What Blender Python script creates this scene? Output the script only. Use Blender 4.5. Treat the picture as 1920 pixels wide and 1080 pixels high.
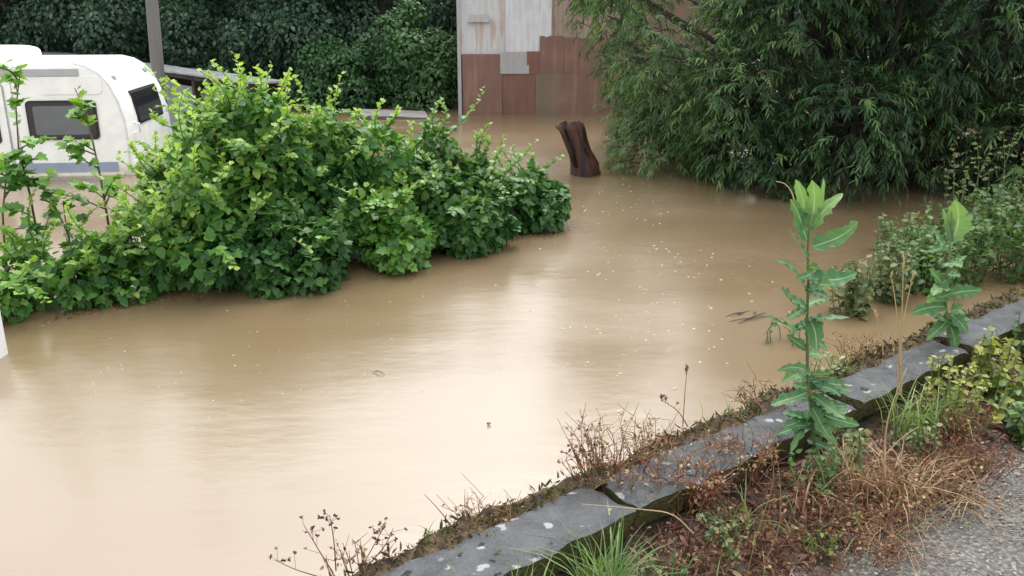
import bpy, bmesh, math, random
import numpy as np
from mathutils import Vector, Matrix, Quaternion, noise

for o in list(bpy.data.objects): bpy.data.objects.remove(o)
SC = bpy.context.scene
COL = SC.collection
R = math.radians

# ------------------------------------------------------------------ camera, sky, light
CAM_H, PITCH, FPX = 1.95, R(17.8), 1663.0
cam_d = bpy.data.cameras.new('camera')
cam = bpy.data.objects.new('camera', cam_d); COL.objects.link(cam)
cam.location = (0, 0, CAM_H); cam.rotation_euler = (R(90) - PITCH, 0, 0)
cam_d.sensor_width = 36; cam_d.lens = FPX / 1920 * 36
cam_d.clip_start = 0.05; cam_d.clip_end = 600
SC.camera = cam

SUN_EL, SUN_AZ = R(59), R(12)         # thin bright overcast, brightest ahead of the photographer
world = bpy.data.worlds.new('World'); SC.world = world; world.use_nodes = True
wn = world.node_tree; wn.nodes.clear()
sky = wn.nodes.new('ShaderNodeTexSky'); sky.sky_type = 'NISHITA'; sky.sun_disc = False
sky.sun_elevation = SUN_EL; sky.sun_rotation = SUN_AZ
sky.air_density = 3.0; sky.dust_density = 2.5; sky.ozone_density = 1.0
hs = wn.nodes.new('ShaderNodeHueSaturation'); hs.inputs['Saturation'].default_value = 0.06   # cloud-grey sky
bgd = wn.nodes.new('ShaderNodeBackground'); bgd.inputs['Strength'].default_value = 0.15
wo = wn.nodes.new('ShaderNodeOutputWorld')
wn.links.new(sky.outputs[0], hs.inputs['Color']); wn.links.new(hs.outputs[0], bgd.inputs['Color'])
wn.links.new(bgd.outputs[0], wo.inputs['Surface'])
sun_d = bpy.data.lights.new('sun', 'SUN'); sun_d.energy = 0.7; sun_d.angle = R(40); sun_d.color = (1, .97, .92)
sun = bpy.data.objects.new('sun', sun_d); COL.objects.link(sun)
sd = Vector((math.sin(SUN_AZ) * math.cos(SUN_EL), math.cos(SUN_AZ) * math.cos(SUN_EL), math.sin(SUN_EL)))
sun.rotation_euler = sd.to_track_quat('Z', 'Y').to_euler()

SC.view_settings.view_transform = 'Standard'; SC.view_settings.look = 'None'
SC.view_settings.exposure = 1.3; SC.view_settings.gamma = 1.0
SC.view_settings.use_curve_mapping = False
SC.render.engine = 'CYCLES'
SC.cycles.use_denoising = True
SC.cycles.max_bounces = 6; SC.cycles.diffuse_bounces = 3; SC.cycles.glossy_bounces = 3
SC.cycles.transmission_bounces = 4; SC.cycles.transparent_max_bounces = 6
SC.cycles.sample_clamp_indirect = 6

rng = np.random.default_rng(7)
random.seed(7)

# ------------------------------------------------------------------ layout helper: photo pixel -> world point
def at(px, py, z=None, Y=None):
    x = (px - 960) / FPX; y = -(py - 540) / FPX
    d = Vector((x, math.cos(PITCH) + y * math.sin(PITCH), -math.sin(PITCH) + y * math.cos(PITCH)))
    t = (z - CAM_H) / d.z if z is not None else Y / d.y
    return Vector((0, 0, CAM_H)) + d * t

# ------------------------------------------------------------------ materials
def new_mat(name):
    m = bpy.data.materials.new(name); m.use_nodes = True
    nt = m.node_tree; b = nt.nodes['Principled BSDF']
    return m, nt, b
def lk(nt, a, b): nt.links.new(a, b)
def nd(nt, t, **kw):
    n = nt.nodes.new(t)
    for k, v in kw.items():
        if k in n.inputs: n.inputs[k].default_value = v
        else: setattr(n, k, v)
    return n
def ramp(nt, stops, interp='LINEAR'):
    r = nt.nodes.new('ShaderNodeValToRGB'); r.color_ramp.interpolation = interp
    e = r.color_ramp.elements
    while len(e) < len(stops): e.new(0.5)
    for i, (p, c) in enumerate(stops):
        e[i].position = p; e[i].color = (*c, 1) if len(c) == 3 else c
    return r
def noise_col(name, c1, c2, scale=4, detail=6, rough=.7, bump=0.0, bscale=30, stretch=None, spec=.5, lo=.35, hi=.65, c3=None):
    m, nt, b = new_mat(name)
    tc = nd(nt, 'ShaderNodeTexCoord'); src = tc.outputs['Object']
    if stretch:
        mp = nd(nt, 'ShaderNodeMapping'); mp.inputs['Scale'].default_value = stretch
        lk(nt, src, mp.inputs['Vector']); src = mp.outputs[0]
    n = nd(nt, 'ShaderNodeTexNoise', Scale=scale, Detail=detail); lk(nt, src, n.inputs['Vector'])
    st = [(lo, c1), (hi, c2)] if c3 is None else [(lo, c1), ((lo + hi) / 2, c2), (hi, c3)]
    r = ramp(nt, st); lk(nt, n.outputs['Fac'], r.inputs[0]); lk(nt, r.outputs[0], b.inputs['Base Color'])
    b.inputs['Roughness'].default_value = rough; b.inputs['Specular IOR Level'].default_value = spec
    if bump:
        n2 = nd(nt, 'ShaderNodeTexNoise', Scale=bscale, Detail=8); lk(nt, src, n2.inputs['Vector'])
        bp = nd(nt, 'ShaderNodeBump', Strength=bump, Distance=.02); lk(nt, n2.outputs['Fac'], bp.inputs['Height'])
        lk(nt, bp.outputs[0], b.inputs['Normal'])
    return m
def leaf_mat(name, stops, rough=.42, trans=.3, midrib=None, spec=.5):
    """foliage: colour of each leaf from its own tint value; thin leaves let some light through"""
    m, nt, b = new_mat(name)
    a = nd(nt, 'ShaderNodeAttribute', attribute_name='tint')
    r = ramp(nt, stops); lk(nt, a.outputs['Fac'], r.inputs[0])
    col = r.outputs[0]
    if midrib:
        s = nd(nt, 'ShaderNodeAttribute', attribute_name='across')
        ab = nd(nt, 'ShaderNodeMath', operation='ABSOLUTE'); lk(nt, s.outputs['Fac'], ab.inputs[0])
        rr = ramp(nt, [(.03, (1, 1, 1)), (.10, (0, 0, 0))]); lk(nt, ab.outputs[0], rr.inputs[0])
        mx = nd(nt, 'ShaderNodeMix', data_type='RGBA'); lk(nt, rr.outputs[0], mx.inputs[0])
        lk(nt, col, mx.inputs[6]); mx.inputs[7].default_value = (*midrib, 1); col = mx.outputs[2]
    lk(nt, col, b.inputs['Base Color']); b.inputs['Roughness'].default_value = rough
    b.inputs['Specular IOR Level'].default_value = spec
    tr = nd(nt, 'ShaderNodeBsdfTranslucent')
    g = nd(nt, 'ShaderNodeMix', data_type='RGBA', blend_type='MULTIPLY'); g.inputs[0].default_value = 1
    lk(nt, col, g.inputs[6]); g.inputs[7].default_value = (1.25, 1.4, .55, 1)
    lk(nt, g.outputs[2], tr.inputs['Color'])
    ms = nd(nt, 'ShaderNodeMixShader'); ms.inputs[0].default_value = trans
    out = [n for n in nt.nodes if n.type == 'OUTPUT_MATERIAL'][0]
    lk(nt, b.outputs[0], ms.inputs[1]); lk(nt, tr.outputs[0], ms.inputs[2]); lk(nt, ms.outputs[0], out.inputs['Surface'])
    return m
def plain(name, c, rough=.5, spec=.5, metal=0):
    m, nt, b = new_mat(name)
    n = nd(nt, 'ShaderNodeTexNoise', Scale=6.0, Detail=5)
    tc = nd(nt, 'ShaderNodeTexCoord'); lk(nt, tc.outputs['Object'], n.inputs['Vector'])
    r = ramp(nt, [(.3, tuple(v * .86 for v in c)), (.7, c)]); lk(nt, n.outputs['Fac'], r.inputs[0])
    lk(nt, r.outputs[0], b.inputs['Base Color'])
    b.inputs['Roughness'].default_value = rough; b.inputs['Specular IOR Level'].default_value = spec
    b.inputs['Metallic'].default_value = metal
    return m

M = {}
# shrubs on the left
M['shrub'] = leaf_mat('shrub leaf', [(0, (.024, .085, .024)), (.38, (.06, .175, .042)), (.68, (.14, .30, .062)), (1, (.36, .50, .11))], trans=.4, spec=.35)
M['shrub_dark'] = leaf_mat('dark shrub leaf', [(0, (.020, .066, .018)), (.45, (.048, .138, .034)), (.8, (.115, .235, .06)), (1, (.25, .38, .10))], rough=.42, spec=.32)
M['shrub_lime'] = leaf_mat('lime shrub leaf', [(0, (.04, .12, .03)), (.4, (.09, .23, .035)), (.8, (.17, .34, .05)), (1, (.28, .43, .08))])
M['shrub_brown'] = leaf_mat('browning leaf', [(0, (.07, .07, .03)), (.5, (.16, .10, .05)), (1, (.22, .17, .07))], rough=.6)
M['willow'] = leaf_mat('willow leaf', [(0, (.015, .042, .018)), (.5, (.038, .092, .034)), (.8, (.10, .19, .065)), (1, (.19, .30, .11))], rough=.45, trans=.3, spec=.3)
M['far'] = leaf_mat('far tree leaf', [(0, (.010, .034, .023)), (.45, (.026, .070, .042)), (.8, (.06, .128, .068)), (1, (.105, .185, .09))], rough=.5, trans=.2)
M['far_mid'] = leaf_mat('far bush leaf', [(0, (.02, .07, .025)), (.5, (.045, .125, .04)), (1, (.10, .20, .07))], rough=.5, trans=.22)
M['lettuce'] = leaf_mat('wild lettuce leaf', [(0, (.045, .14, .06)), (.5, (.085, .20, .085)), (1, (.20, .33, .12))], rough=.45, trans=.28, midrib=(.34, .44, .26), spec=.35)
M['weed'] = leaf_mat('waterside weed leaf', [(0, (.06, .095, .045)), (.5, (.13, .175, .075)), (1, (.27, .30, .14))], rough=.5)
M['weed_green'] = leaf_mat('green weed leaf', [(0, (.03, .08, .025)), (.5, (.07, .15, .04)), (1, (.15, .25, .07))], rough=.45)
M['grass'] = leaf_mat('green grass', [(0, (.05, .12, .03)), (.5, (.11, .21, .05)), (1, (.26, .34, .12))], rough=.4)
M['straw'] = leaf_mat('dry grass', [(0, (.20, .11, .06)), (.5, (.36, .24, .13)), (1, (.55, .43, .25))], rough=.6, trans=.2)
M['russet'] = leaf_mat('russet dead stems', [(0, (.05, .022, .018)), (.3, (.15, .055, .036)), (.6, (.25, .11, .06)), (.85, (.36, .21, .11)), (1, (.30, .30, .12))], rough=.5, trans=.15)
M['yellow'] = leaf_mat('yellowing leaf', [(0, (.09, .14, .03)), (.5, (.24, .27, .05)), (1, (.44, .42, .11))], rough=.5)
M['moss'] = leaf_mat('moss', [(0, (.03, .03, .012)), (.6, (.07, .06, .02)), (1, (.14, .14, .04))], rough=.9, trans=.1)
M['bark'] = noise_col('bark', (.018, .015, .011), (.055, .046, .034), scale=6, rough=.85, bump=.6, bscale=20, stretch=(1, 1, .2))
M['twig'] = noise_col('twig', (.05, .06, .025), (.11, .10, .05), scale=10, rough=.7)
M['stalk'] = noise_col('green stalk', (.08, .13, .05), (.15, .17, .07), scale=12, rough=.5)
M['dry_stalk'] = noise_col('dry stalk', (.10, .06, .035), (.24, .15, .09), scale=12, rough=.7)

# ------------------------------------------------------------------ mesh helpers
class Acc:
    """collects vertices and faces (tris / quads) with a tint value per vertex, then makes ONE mesh"""
    def __init__(s): s.v = []; s.f = []; s.t = []; s.a = []; s.n = 0
    def add(s, V, F, tint=.5, across=None):
        V = np.asarray(V, float); F = np.asarray(F, int)
        s.v.append(V); s.f.append(F + s.n); s.n += len(V)
        s.t.append(np.broadcast_to(np.asarray(tint, float), (len(V),)))
        s.a.append(np.zeros(len(V)) if across is None else np.asarray(across, float))
    def mesh(s, name, mat, smooth=True):
        me = bpy.data.meshes.new(name)
        V = np.concatenate(s.v); me.vertices.add(len(V)); me.vertices.foreach_set('co', V.ravel())
        nl = sum(f.size for f in s.f); npoly = sum(len(f) for f in s.f)
        me.loops.add(nl); me.polygons.add(npoly)
        me.loops.foreach_set('vertex_index', np.concatenate([f.ravel() for f in s.f]).astype(np.int32))
        tot = np.concatenate([np.full(len(f), f.shape[1]) for f in s.f]).astype(np.int32)
        st = np.concatenate([[0], np.cumsum(tot)[:-1]]).astype(np.int32)
        me.polygons.foreach_set('loop_start', st)
        me.polygons.foreach_set('loop_total', tot)
        me.update(calc_edges=True)
        at_ = me.attributes.new('tint', 'FLOAT', 'POINT'); at_.data.foreach_set('value', np.concatenate(s.t).astype(np.float32))
        ac = me.attributes.new('across', 'FLOAT', 'POINT'); ac.data.foreach_set('value', np.concatenate(s.a).astype(np.float32))
        if smooth: me.polygons.foreach_set('use_smooth', np.ones(npoly, bool))
        me.materials.append(mat)
        return me
def link(name, me, parent=None, loc=(0, 0, 0)):
    o = bpy.data.objects.new(name, me); COL.objects.link(o); o.parent = parent; o.location = loc
    return o
def empty(name, loc, label=None, cat=None, group=None):
    o = bpy.data.objects.new(name, None); COL.objects.link(o); o.location = loc; o.empty_display_size = .1
    tag(o, label, cat, group); return o
def tag(o, label=None, cat=None, group=None, kind=None):
    if label: o['label'] = label
    if cat: o['category'] = cat
    if group: o['group'] = group
    if kind: o['kind'] = kind
    return o
def nrm(a): return a / np.maximum(np.linalg.norm(a, axis=-1, keepdims=True), 1e-9)

def tube(acc, pts, radii, sides=6, tint=.5, cap=True):
    P = np.array(pts, float); n = len(P); rad = np.broadcast_to(np.asarray(radii, float), (n,))
    T = nrm(np.gradient(P, axis=0)); ref = np.array([.31, .17, .93])
    A = nrm(np.cross(T, ref)); B = np.cross(T, A)
    ang = np.linspace(0, 2 * np.pi, sides, endpoint=False)
    V = P[:, None] + rad[:, None, None] * (np.cos(ang)[None, :, None] * A[:, None] + np.sin(ang)[None, :, None] * B[:, None])
    i = np.arange(n - 1)[:, None] * sides; j = np.arange(sides)[None]; k = (j + 1) % sides
    F = np.stack([i + j, i + k, i + sides + k, i + sides + j], -1).reshape(-1, 4)
    acc.add(V.reshape(-1, 3), F, tint)
    if cap:
        c = np.array([[0] + [x + 1 for x in range(2)]])
        top = (n - 1) * sides
        acc.f.append(np.array([[top + 0, top + q, top + q + 1] for q in range(1, sides - 1)]) + acc.n - len(V.reshape(-1, 3)))
def arc(p0, p1, sag, n=6, wob=0.0):
    p0 = np.array(p0, float); p1 = np.array(p1, float); t = np.linspace(0, 1, n)[:, None]
    P = p0 + (p1 - p0) * t; P += np.array(sag, float) * (4 * t * (1 - t))
    if wob: P[1:-1] += rng.normal(0, wob, (n - 2, 3))
    return P

# leaf outlines: +Y is the leaf's length, +Z its upper side
def tpl_rows(ys, ws, fold=.18, droop=.18, teeth=None):
    V = [(0, 0, 0)]; A = [0]; F = []
    for y, w in list(zip(ys, ws))[1:-1]:
        z = -droop * y * y
        V += [(-w, y, z + fold * w), (0, y, z), (w, y, z + fold * w)]; A += [-1, 0, 1]
    V.append((0, 1, -droop)); A.append(0)
    k = len(ys) - 2; F += [(0, 2, 1), (0, 3, 2)]
    for r in range(k - 1):
        a = 1 + 3 * r; b = a + 3
        F += [(a, a + 1, b + 1), (a, b + 1, b), (a + 1, a + 2, b + 2), (a + 1, b + 2, b + 1)]
    a = 1 + 3 * (k - 1); t = len(V) - 1
    F += [(a, a + 1, t), (a + 1, a + 2, t)]
    return np.array(V, float), np.array(F), np.array(A, float)
def tpl_lobed():
    out = [(0, .0), (.30, -.04), (.46, .16), (.36, .32), (.50, .60), (.26, .62), (.16, .84), (0, 1.0)]
    ring = out + [(-x, y) for x, y in out[-2:0:-1]]
    V = [(0, .3, 0)] + [(x, y, .14 * abs(x) - .16 * (y - .3) ** 2) for x, y in ring]
    n = len(ring); F = [(0, 1 + i, 1 + (i + 1) % n) for i in range(n)]
    return np.array(V, float), np.array(F), np.array([0] + [1] * n, float)
OVATE = tpl_rows([0, .14, .42, .75, 1], [0, .30, .38, .22, 0])
OVATE2 = tpl_rows([0, .2, .5, .8, 1], [0, .24, .30, .16, 0], fold=.3, droop=.3)
LOBED = tpl_lobed()
LANCE = tpl_rows([0, .3, .7, 1], [0, .085, .07, 0], fold=.3, droop=.22)
NARROW = tpl_rows([0, .3, .65, 1], [0, .13, .12, 0], fold=.3, droop=.2)
DIAMOND = (np.array([(0, 0, 0), (-.32, .45, .06), (.32, .45, .06), (0, 1, -.1)], float), np.array([(0, 2, 1), (1, 2, 3)]), np.zeros(4))

def frames(D, N):
    Y = nrm(D); X = nrm(np.cross(Y, N)); Z = np.cross(X, Y)
    return X, Y, Z
def put_leaves(acc, tpl, P, D, N, S, tint):
    V, F, A = tpl; n = len(P)
    if n == 0: return
    X, Y, Z = frames(D, N); S = np.broadcast_to(np.asarray(S, float), (n,))
    W = (V[None, :, 0:1] * X[:, None] + V[None, :, 1:2] * Y[:, None] + V[None, :, 2:3] * Z[:, None]) * S[:, None, None] + P[:, None]
    FF = F[None] + (np.arange(n) * len(V))[:, None, None]
    t = np.repeat(np.broadcast_to(np.asarray(tint, float), (n,)), len(V))
    acc.add(W.reshape(-1, 3), FF.reshape(-1, F.shape[1]), t, np.tile(A, n))
_leafcache = {}
def leaf_objs(parent, tpl, key, mat, P, D, N, S, tint):
    """single leaves as parts of their plant; alike leaves share a mesh"""
    X, Y, Z = frames(D, N); S = np.broadcast_to(np.asarray(S, float), (len(P),)); inv = Vector(parent.location)
    for i in range(len(P)):
        q = int(np.clip(tint[i], 0, .999) * 7); k = (key, mat.name, q)
        if k not in _leafcache:
            a = Acc(); a.add(tpl[0], tpl[1], (q + .5) / 7, tpl[2]); _leafcache[k] = a.mesh('leaf', mat)
        o = bpy.data.objects.new('leaf', _leafcache[k]); COL.objects.link(o); o.parent = parent
        m = Matrix(((X[i, 0], Y[i, 0], Z[i, 0], 0), (X[i, 1], Y[i, 1], Z[i, 1], 0), (X[i, 2], Y[i, 2], Z[i, 2], 0), (0, 0, 0, 1)))
        o.matrix_local = Matrix.Translation(Vector(P[i]) - inv) @ m @ Matrix.Scale(S[i], 4)
def box(bm, x0, x1, y0, y1, z0, z1):
    vs = [bm.verts.new(c) for c in [(x0, y0, z0), (x1, y0, z0), (x1, y1, z0), (x0, y1, z0), (x0, y0, z1), (x1, y0, z1), (x1, y1, z1), (x0, y1, z1)]]
    for f in [(3, 2, 1, 0), (4, 5, 6, 7), (0, 1, 5, 4), (1, 2, 6, 5), (2, 3, 7, 6), (3, 0, 4, 7)]: bm.faces.new([vs[i] for i in f])
    return vs
def bm_obj(name, bm, mat, parent=None, loc=(0, 0, 0), bevel=0, smooth=False, seg=2):
    if bevel: bmesh.ops.bevel(bm, geom=bm.edges[:], offset=bevel, segments=seg, affect='EDGES', profile=.5)
    bmesh.ops.recalc_face_normals(bm, faces=bm.faces[:])
    me = bpy.data.meshes.new(name); bm.to_mesh(me); bm.free(); me.materials.append(mat)
    if smooth: me.polygons.foreach_set('use_smooth', np.ones(len(me.polygons), bool))
    return link(name, me, parent, loc)
def box_obj(name, dims, mat, parent=None, loc=(0, 0, 0), bevel=.004):
    bm = bmesh.new(); box(bm, *dims); return bm_obj(name, bm, mat, parent, loc, bevel)

def smooth_line(Q, n=14):
    Q = np.array(Q, float); k = len(Q)
    if k < 3: return Q
    E = np.vstack([2 * Q[0] - Q[1], Q, 2 * Q[-1] - Q[-2]]); out = []
    for t in np.linspace(0, k - 1 - 1e-6, n):
        i = int(t); u = t - i; a, b, c, d = E[i], E[i + 1], E[i + 2], E[i + 3]
        out.append(.5 * (2 * b + (c - a) * u + (2 * a - 5 * b + 4 * c - d) * u * u + (3 * b - a - 3 * c + d) * u ** 3))
    return np.array(out)
# ------------------------------------------------------------------ SETTING
U = Vector((.79, .613, 0)).normalized(); NV = Vector((.613, -.79, 0)).normalized()    # along the kerb wall / towards the road
def wl(s, n, z): return U * s + NV * n + Vector((0, 0, z))

# flood water: opaque silt-brown water with a glossy wind- and rain-stippled surface
m, nt, b = new_mat('muddy flood water')
tc = nd(nt, 'ShaderNodeTexCoord')
mp0 = nd(nt, 'ShaderNodeMapping'); mp0.inputs['Rotation'].default_value = (0, 0, R(-38)); mp0.inputs['Scale'].default_value = (.35, 1.6, 1); lk(nt, tc.outputs['Object'], mp0.inputs['Vector'])
n1 = nd(nt, 'ShaderNodeTexNoise', Scale=.7, Detail=4.0, Distortion=.3); lk(nt, mp0.outputs[0], n1.inputs['Vector'])
cr = ramp(nt, [(.3, (.182, .125, .066)), (.7, (.210, .151, .088))]); lk(nt, n1.outputs['Fac'], cr.inputs[0])
lk(nt, cr.outputs[0], b.inputs['Base Color'])
b.inputs['IOR'].default_value = 2.15
rn = nd(nt, 'ShaderNodeTexNoise', Scale=.8, Detail=1.0); lk(nt, tc.outputs['Object'], rn.inputs['Vector'])
rq = nd(nt, 'ShaderNodeMapRange'); lk(nt, rn.outputs['Fac'], rq.inputs[0]); rq.inputs[1].default_value = .25; rq.inputs[2].default_value = .75; rq.inputs[3].default_value = .17; rq.inputs[4].default_value = .30
lk(nt, rq.outputs[0], b.inputs['Roughness'])
mp = nd(nt, 'ShaderNodeMapping'); mp.inputs['Rotation'].default_value = (0, 0, R(-38)); mp.inputs['Scale'].default_value = (.45, 1, 1)
lk(nt, tc.outputs['Object'], mp.inputs['Vector'])
w1 = nd(nt, 'ShaderNodeTexNoise', Scale=2.2, Detail=2.0); lk(nt, mp.outputs[0], w1.inputs['Vector'])
w2 = nd(nt, 'ShaderNodeTexNoise', Scale=16.0, Detail=3.0); lk(nt, mp.outputs[0], w2.inputs['Vector'])
vo = nd(nt, 'ShaderNodeTexVoronoi', Scale=2.6); lk(nt, tc.outputs['Object'], vo.inputs['Vector'])
sn = nd(nt, 'ShaderNodeMath', operation='MULTIPLY'); lk(nt, vo.outputs['Distance'], sn.inputs[0]); sn.inputs[1].default_value = 110
sn2 = nd(nt, 'ShaderNodeMath', operation='SINE'); lk(nt, sn.outputs[0], sn2.inputs[0])
fo = nd(nt, 'ShaderNodeMapRange'); lk(nt, vo.outputs['Distance'], fo.inputs[0]); fo.inputs[1].default_value = .01; fo.inputs[2].default_value = .13; fo.inputs[3].default_value = 1; fo.inputs[4].default_value = 0
rg = nd(nt, 'ShaderNodeMath', operation='MULTIPLY'); lk(nt, sn2.outputs[0], rg.inputs[0]); lk(nt, fo.outputs[0], rg.inputs[1])
sep = nd(nt, 'ShaderNodeSeparateColor'); lk(nt, vo.outputs['Color'], sep.inputs[0])
gt = nd(nt, 'ShaderNodeMath', operation='GREATER_THAN'); lk(nt, sep.outputs[0], gt.inputs[0]); gt.inputs[1].default_value = .55
rg2 = nd(nt, 'ShaderNodeMath', operation='MULTIPLY'); lk(nt, rg.outputs[0], rg2.inputs[0]); lk(nt, gt.outputs[0], rg2.inputs[1])
w0 = nd(nt, 'ShaderNodeTexNoise', Scale=.75, Detail=1.0); lk(nt, mp.outputs[0], w0.inputs['Vector'])
w01 = nd(nt, 'ShaderNodeMath', operation='MULTIPLY_ADD'); lk(nt, w0.outputs['Fac'], w01.inputs[0]); w01.inputs[1].default_value = 5.0; lk(nt, w1.outputs['Fac'], w01.inputs[2])
h1 = nd(nt, 'ShaderNodeMath', operation='MULTIPLY_ADD'); lk(nt, w2.outputs['Fac'], h1.inputs[0]); h1.inputs[1].default_value = .22; lk(nt, w01.outputs[0], h1.inputs[2])
h2 = nd(nt, 'ShaderNodeMath', operation='MULTIPLY_ADD'); lk(nt, rg2.outputs[0], h2.inputs[0]); h2.inputs[1].default_value = .03; lk(nt, h1.outputs[0], h2.inputs[2])
bp = nd(nt, 'ShaderNodeBump', Strength=.4, Distance=.018); lk(nt, h2.outputs[0], bp.inputs['Height']); lk(nt, bp.outputs[0], b.inputs['Normal'])
M['water'] = m
bm = bmesh.new(); bmesh.ops.create_grid(bm, x_segments=4, y_segments=4, size=200)
tag(bm_obj('flood_water', bm, M['water'], loc=(0, 60, 0)), kind='structure')

# road and verge behind the kerb wall
def strip(name, n0, n1, s0, s1, zf, mat, ds=.06, dn=.06):
    ss = np.arange(s0, s1 + ds, ds); ns = np.arange(n0, n1 + dn, dn)
    a = Acc(); V = np.array([tuple(wl(s, n, zf(s, n))) for s in ss for n in ns]); k = len(ns)
    i = np.arange(len(ss) - 1)[:, None] * k; j = np.arange(k - 1)[None]
    a.add(V, np.stack([i + j, i + k + j, i + k + j + 1, i + j + 1], -1).reshape(-1, 4))
    return link(name, a.mesh(name, mat))
m, nt, b = new_mat('wet gritty asphalt')
tc = nd(nt, 'ShaderNodeTexCoord')
v1 = nd(nt, 'ShaderNodeTexVoronoi', Scale=95.0); lk(nt, tc.outputs['Object'], v1.inputs['Vector'])
n1 = nd(nt, 'ShaderNodeTexNoise', Scale=3.0, Detail=8.0); lk(nt, tc.outputs['Object'], n1.inputs['Vector'])
sp = nd(nt, 'ShaderNodeSeparateColor'); lk(nt, v1.outputs['Color'], sp.inputs[0])
c1 = ramp(nt, [(0, (.03, .029, .026)), (.5, (.075, .072, .064)), (.85, (.145, .138, .122)), (1, (.25, .235, .21))]); lk(nt, sp.outputs[0], c1.inputs[0])
c2 = ramp(nt, [(.35, (.42, .36, .30)), (.65, (1, 1, 1))]); lk(nt, n1.outputs['Fac'], c2.inputs[0])
mx = nd(nt, 'ShaderNodeMix', data_type='RGBA', blend_type='MULTIPLY'); mx.inputs[0].default_value = 1
lk(nt, c1.outputs[0], mx.inputs[6]); lk(nt, c2.outputs[0], mx.inputs[7]); lk(nt, mx.outputs[2], b.inputs['Base Color'])
rr = ramp(nt, [(.4, (.25,) * 3), (.6, (.6,) * 3)]); lk(nt, n1.outputs['Fac'], rr.inputs[0]); lk(nt, rr.outputs[0], b.inputs['Roughness'])
bp = nd(nt, 'ShaderNodeBump', Strength=.8, Distance=.006); lk(nt, v1.outputs['Distance'], bp.inputs['Height']); lk(nt, bp.outputs[0], b.inputs['Normal'])
M['road'] = m
M['soil'] = noise_col('dark wet soil', (.018, .013, .009), (.06, .042, .028), scale=14, rough=.8, bump=.9, bscale=60, c3=(.10, .07, .045))
def zn(s, n, k, a): return a * noise.noise(Vector((s * k, n * k, 3.1)))
tag(strip('road', -1.62, 6, -4, 10, lambda s, n: .12 + zn(s, n, 1.3, .012) + zn(s, n, 9, .004), M['road'], .08, .08), kind='structure')
def verge_z(s, n):
    t = min(max((n + 1.72) / .42, 0), 1)
    return .20 * (1 - t) + .085 * t + zn(s, n, 5, .03) + zn(s, n, 16, .02) + .01
tag(strip('verge', -1.86, -1.22, -4, 10, verge_z, M['soil'], .03, .03), kind='structure')

# kerb wall: a retaining wall with a coping of long weathered stones
m, nt, b = new_mat('lichened coping stone')
tc = nd(nt, 'ShaderNodeTexCoord')
n1 = nd(nt, 'ShaderNodeTexNoise', Scale=7.0, Detail=10.0, Roughness=.65); lk(nt, tc.outputs['Object'], n1.inputs['Vector'])
c1 = ramp(nt, [(.28, (.022, .023, .021)), (.43, (.046, .050, .056)), (.6, (.076, .081, .090)), (.78, (.11, .105, .095))]); lk(nt, n1.outputs['Fac'], c1.inputs[0])
v1 = nd(nt, 'ShaderNodeTexVoronoi', Scale=20.0, Randomness=1.0); 
nw = nd(nt, 'ShaderNodeTexNoise', Scale=25.0, Detail=4.0); lk(nt, tc.outputs['Object'], nw.inputs['Vector'])
mv = nd(nt, 'ShaderNodeMix', data_type='RGBA'); mv.inputs[0].default_value = .06; lk(nt, tc.outputs['Object'], mv.inputs[6]); lk(nt, nw.outputs['Color'], mv.inputs[7])
lk(nt, mv.outputs[2], v1.inputs['Vector'])
sp = nd(nt, 'ShaderNodeSeparateColor'); lk(nt, v1.outputs['Color'], sp.inputs[0])
rad = nd(nt, 'ShaderNodeMath', operation='MULTIPLY'); lk(nt, sp.outputs[0], rad.inputs[0]); rad.inputs[1].default_value = .42
df = nd(nt, 'ShaderNodeMath', operation='SUBTRACT'); lk(nt, rad.outputs[0], df.inputs[0]); lk(nt, v1.outputs['Distance'], df.inputs[1])
nf = nd(nt, 'ShaderNodeTexNoise', Scale=90.0, Detail=6.0); lk(nt, tc.outputs['Object'], nf.inputs['Vector'])
df2 = nd(nt, 'ShaderNodeMath', operation='MULTIPLY_ADD'); lk(nt, nf.outputs['Fac'], df2.inputs[0]); df2.inputs[1].default_value = .22; lk(nt, df.outputs[0], df2.inputs[2])
lt = nd(nt, 'ShaderNodeMapRange'); lk(nt, df2.outputs[0], lt.inputs[0]); lt.inputs[1].default_value = .09; lt.inputs[2].default_value = .2
g2 = nd(nt, 'ShaderNodeMath', operation='GREATER_THAN'); lk(nt, sp.outputs[1], g2.inputs[0]); g2.inputs[1].default_value = .52
lic = nd(nt, 'ShaderNodeMath', operation='MULTIPLY'); lk(nt, lt.outputs[0], lic.inputs[0]); lk(nt, g2.outputs[0], lic.inputs[1])
mx = nd(nt, 'ShaderNodeMix', data_type='RGBA'); lk(nt, lic.outputs[0], mx.inputs[0]); lk(nt, c1.outputs[0], mx.inputs[6]); mx.inputs[7].default_value = (.27, .28, .27, 1)
g3 = nd(nt, 'ShaderNodeMath', operation='LESS_THAN'); lk(nt, sp.outputs[1], g3.inputs[0]); g3.inputs[1].default_value = .17
blk = nd(nt, 'ShaderNodeMath', operation='MULTIPLY'); lk(nt, lt.outputs[0], blk.inputs[0]); lk(nt, g3.outputs[0], blk.inputs[1])
mx2 = nd(nt, 'ShaderNodeMix', data_type='RGBA'); lk(nt, blk.outputs[0], mx2.inputs[0]); lk(nt, mx.outputs[2], mx2.inputs[6]); mx2.inputs[7].default_value = (.012, .013, .014, 1)
ge = nd(nt, 'ShaderNodeNewGeometry'); sz = nd(nt, 'ShaderNodeSeparateXYZ'); lk(nt, ge.outputs['Normal'], sz.inputs[0])
nm = nd(nt, 'ShaderNodeTexNoise', Scale=18.0, Detail=8.0); lk(nt, tc.outputs['Object'], nm.inputs['Vector'])
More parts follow.
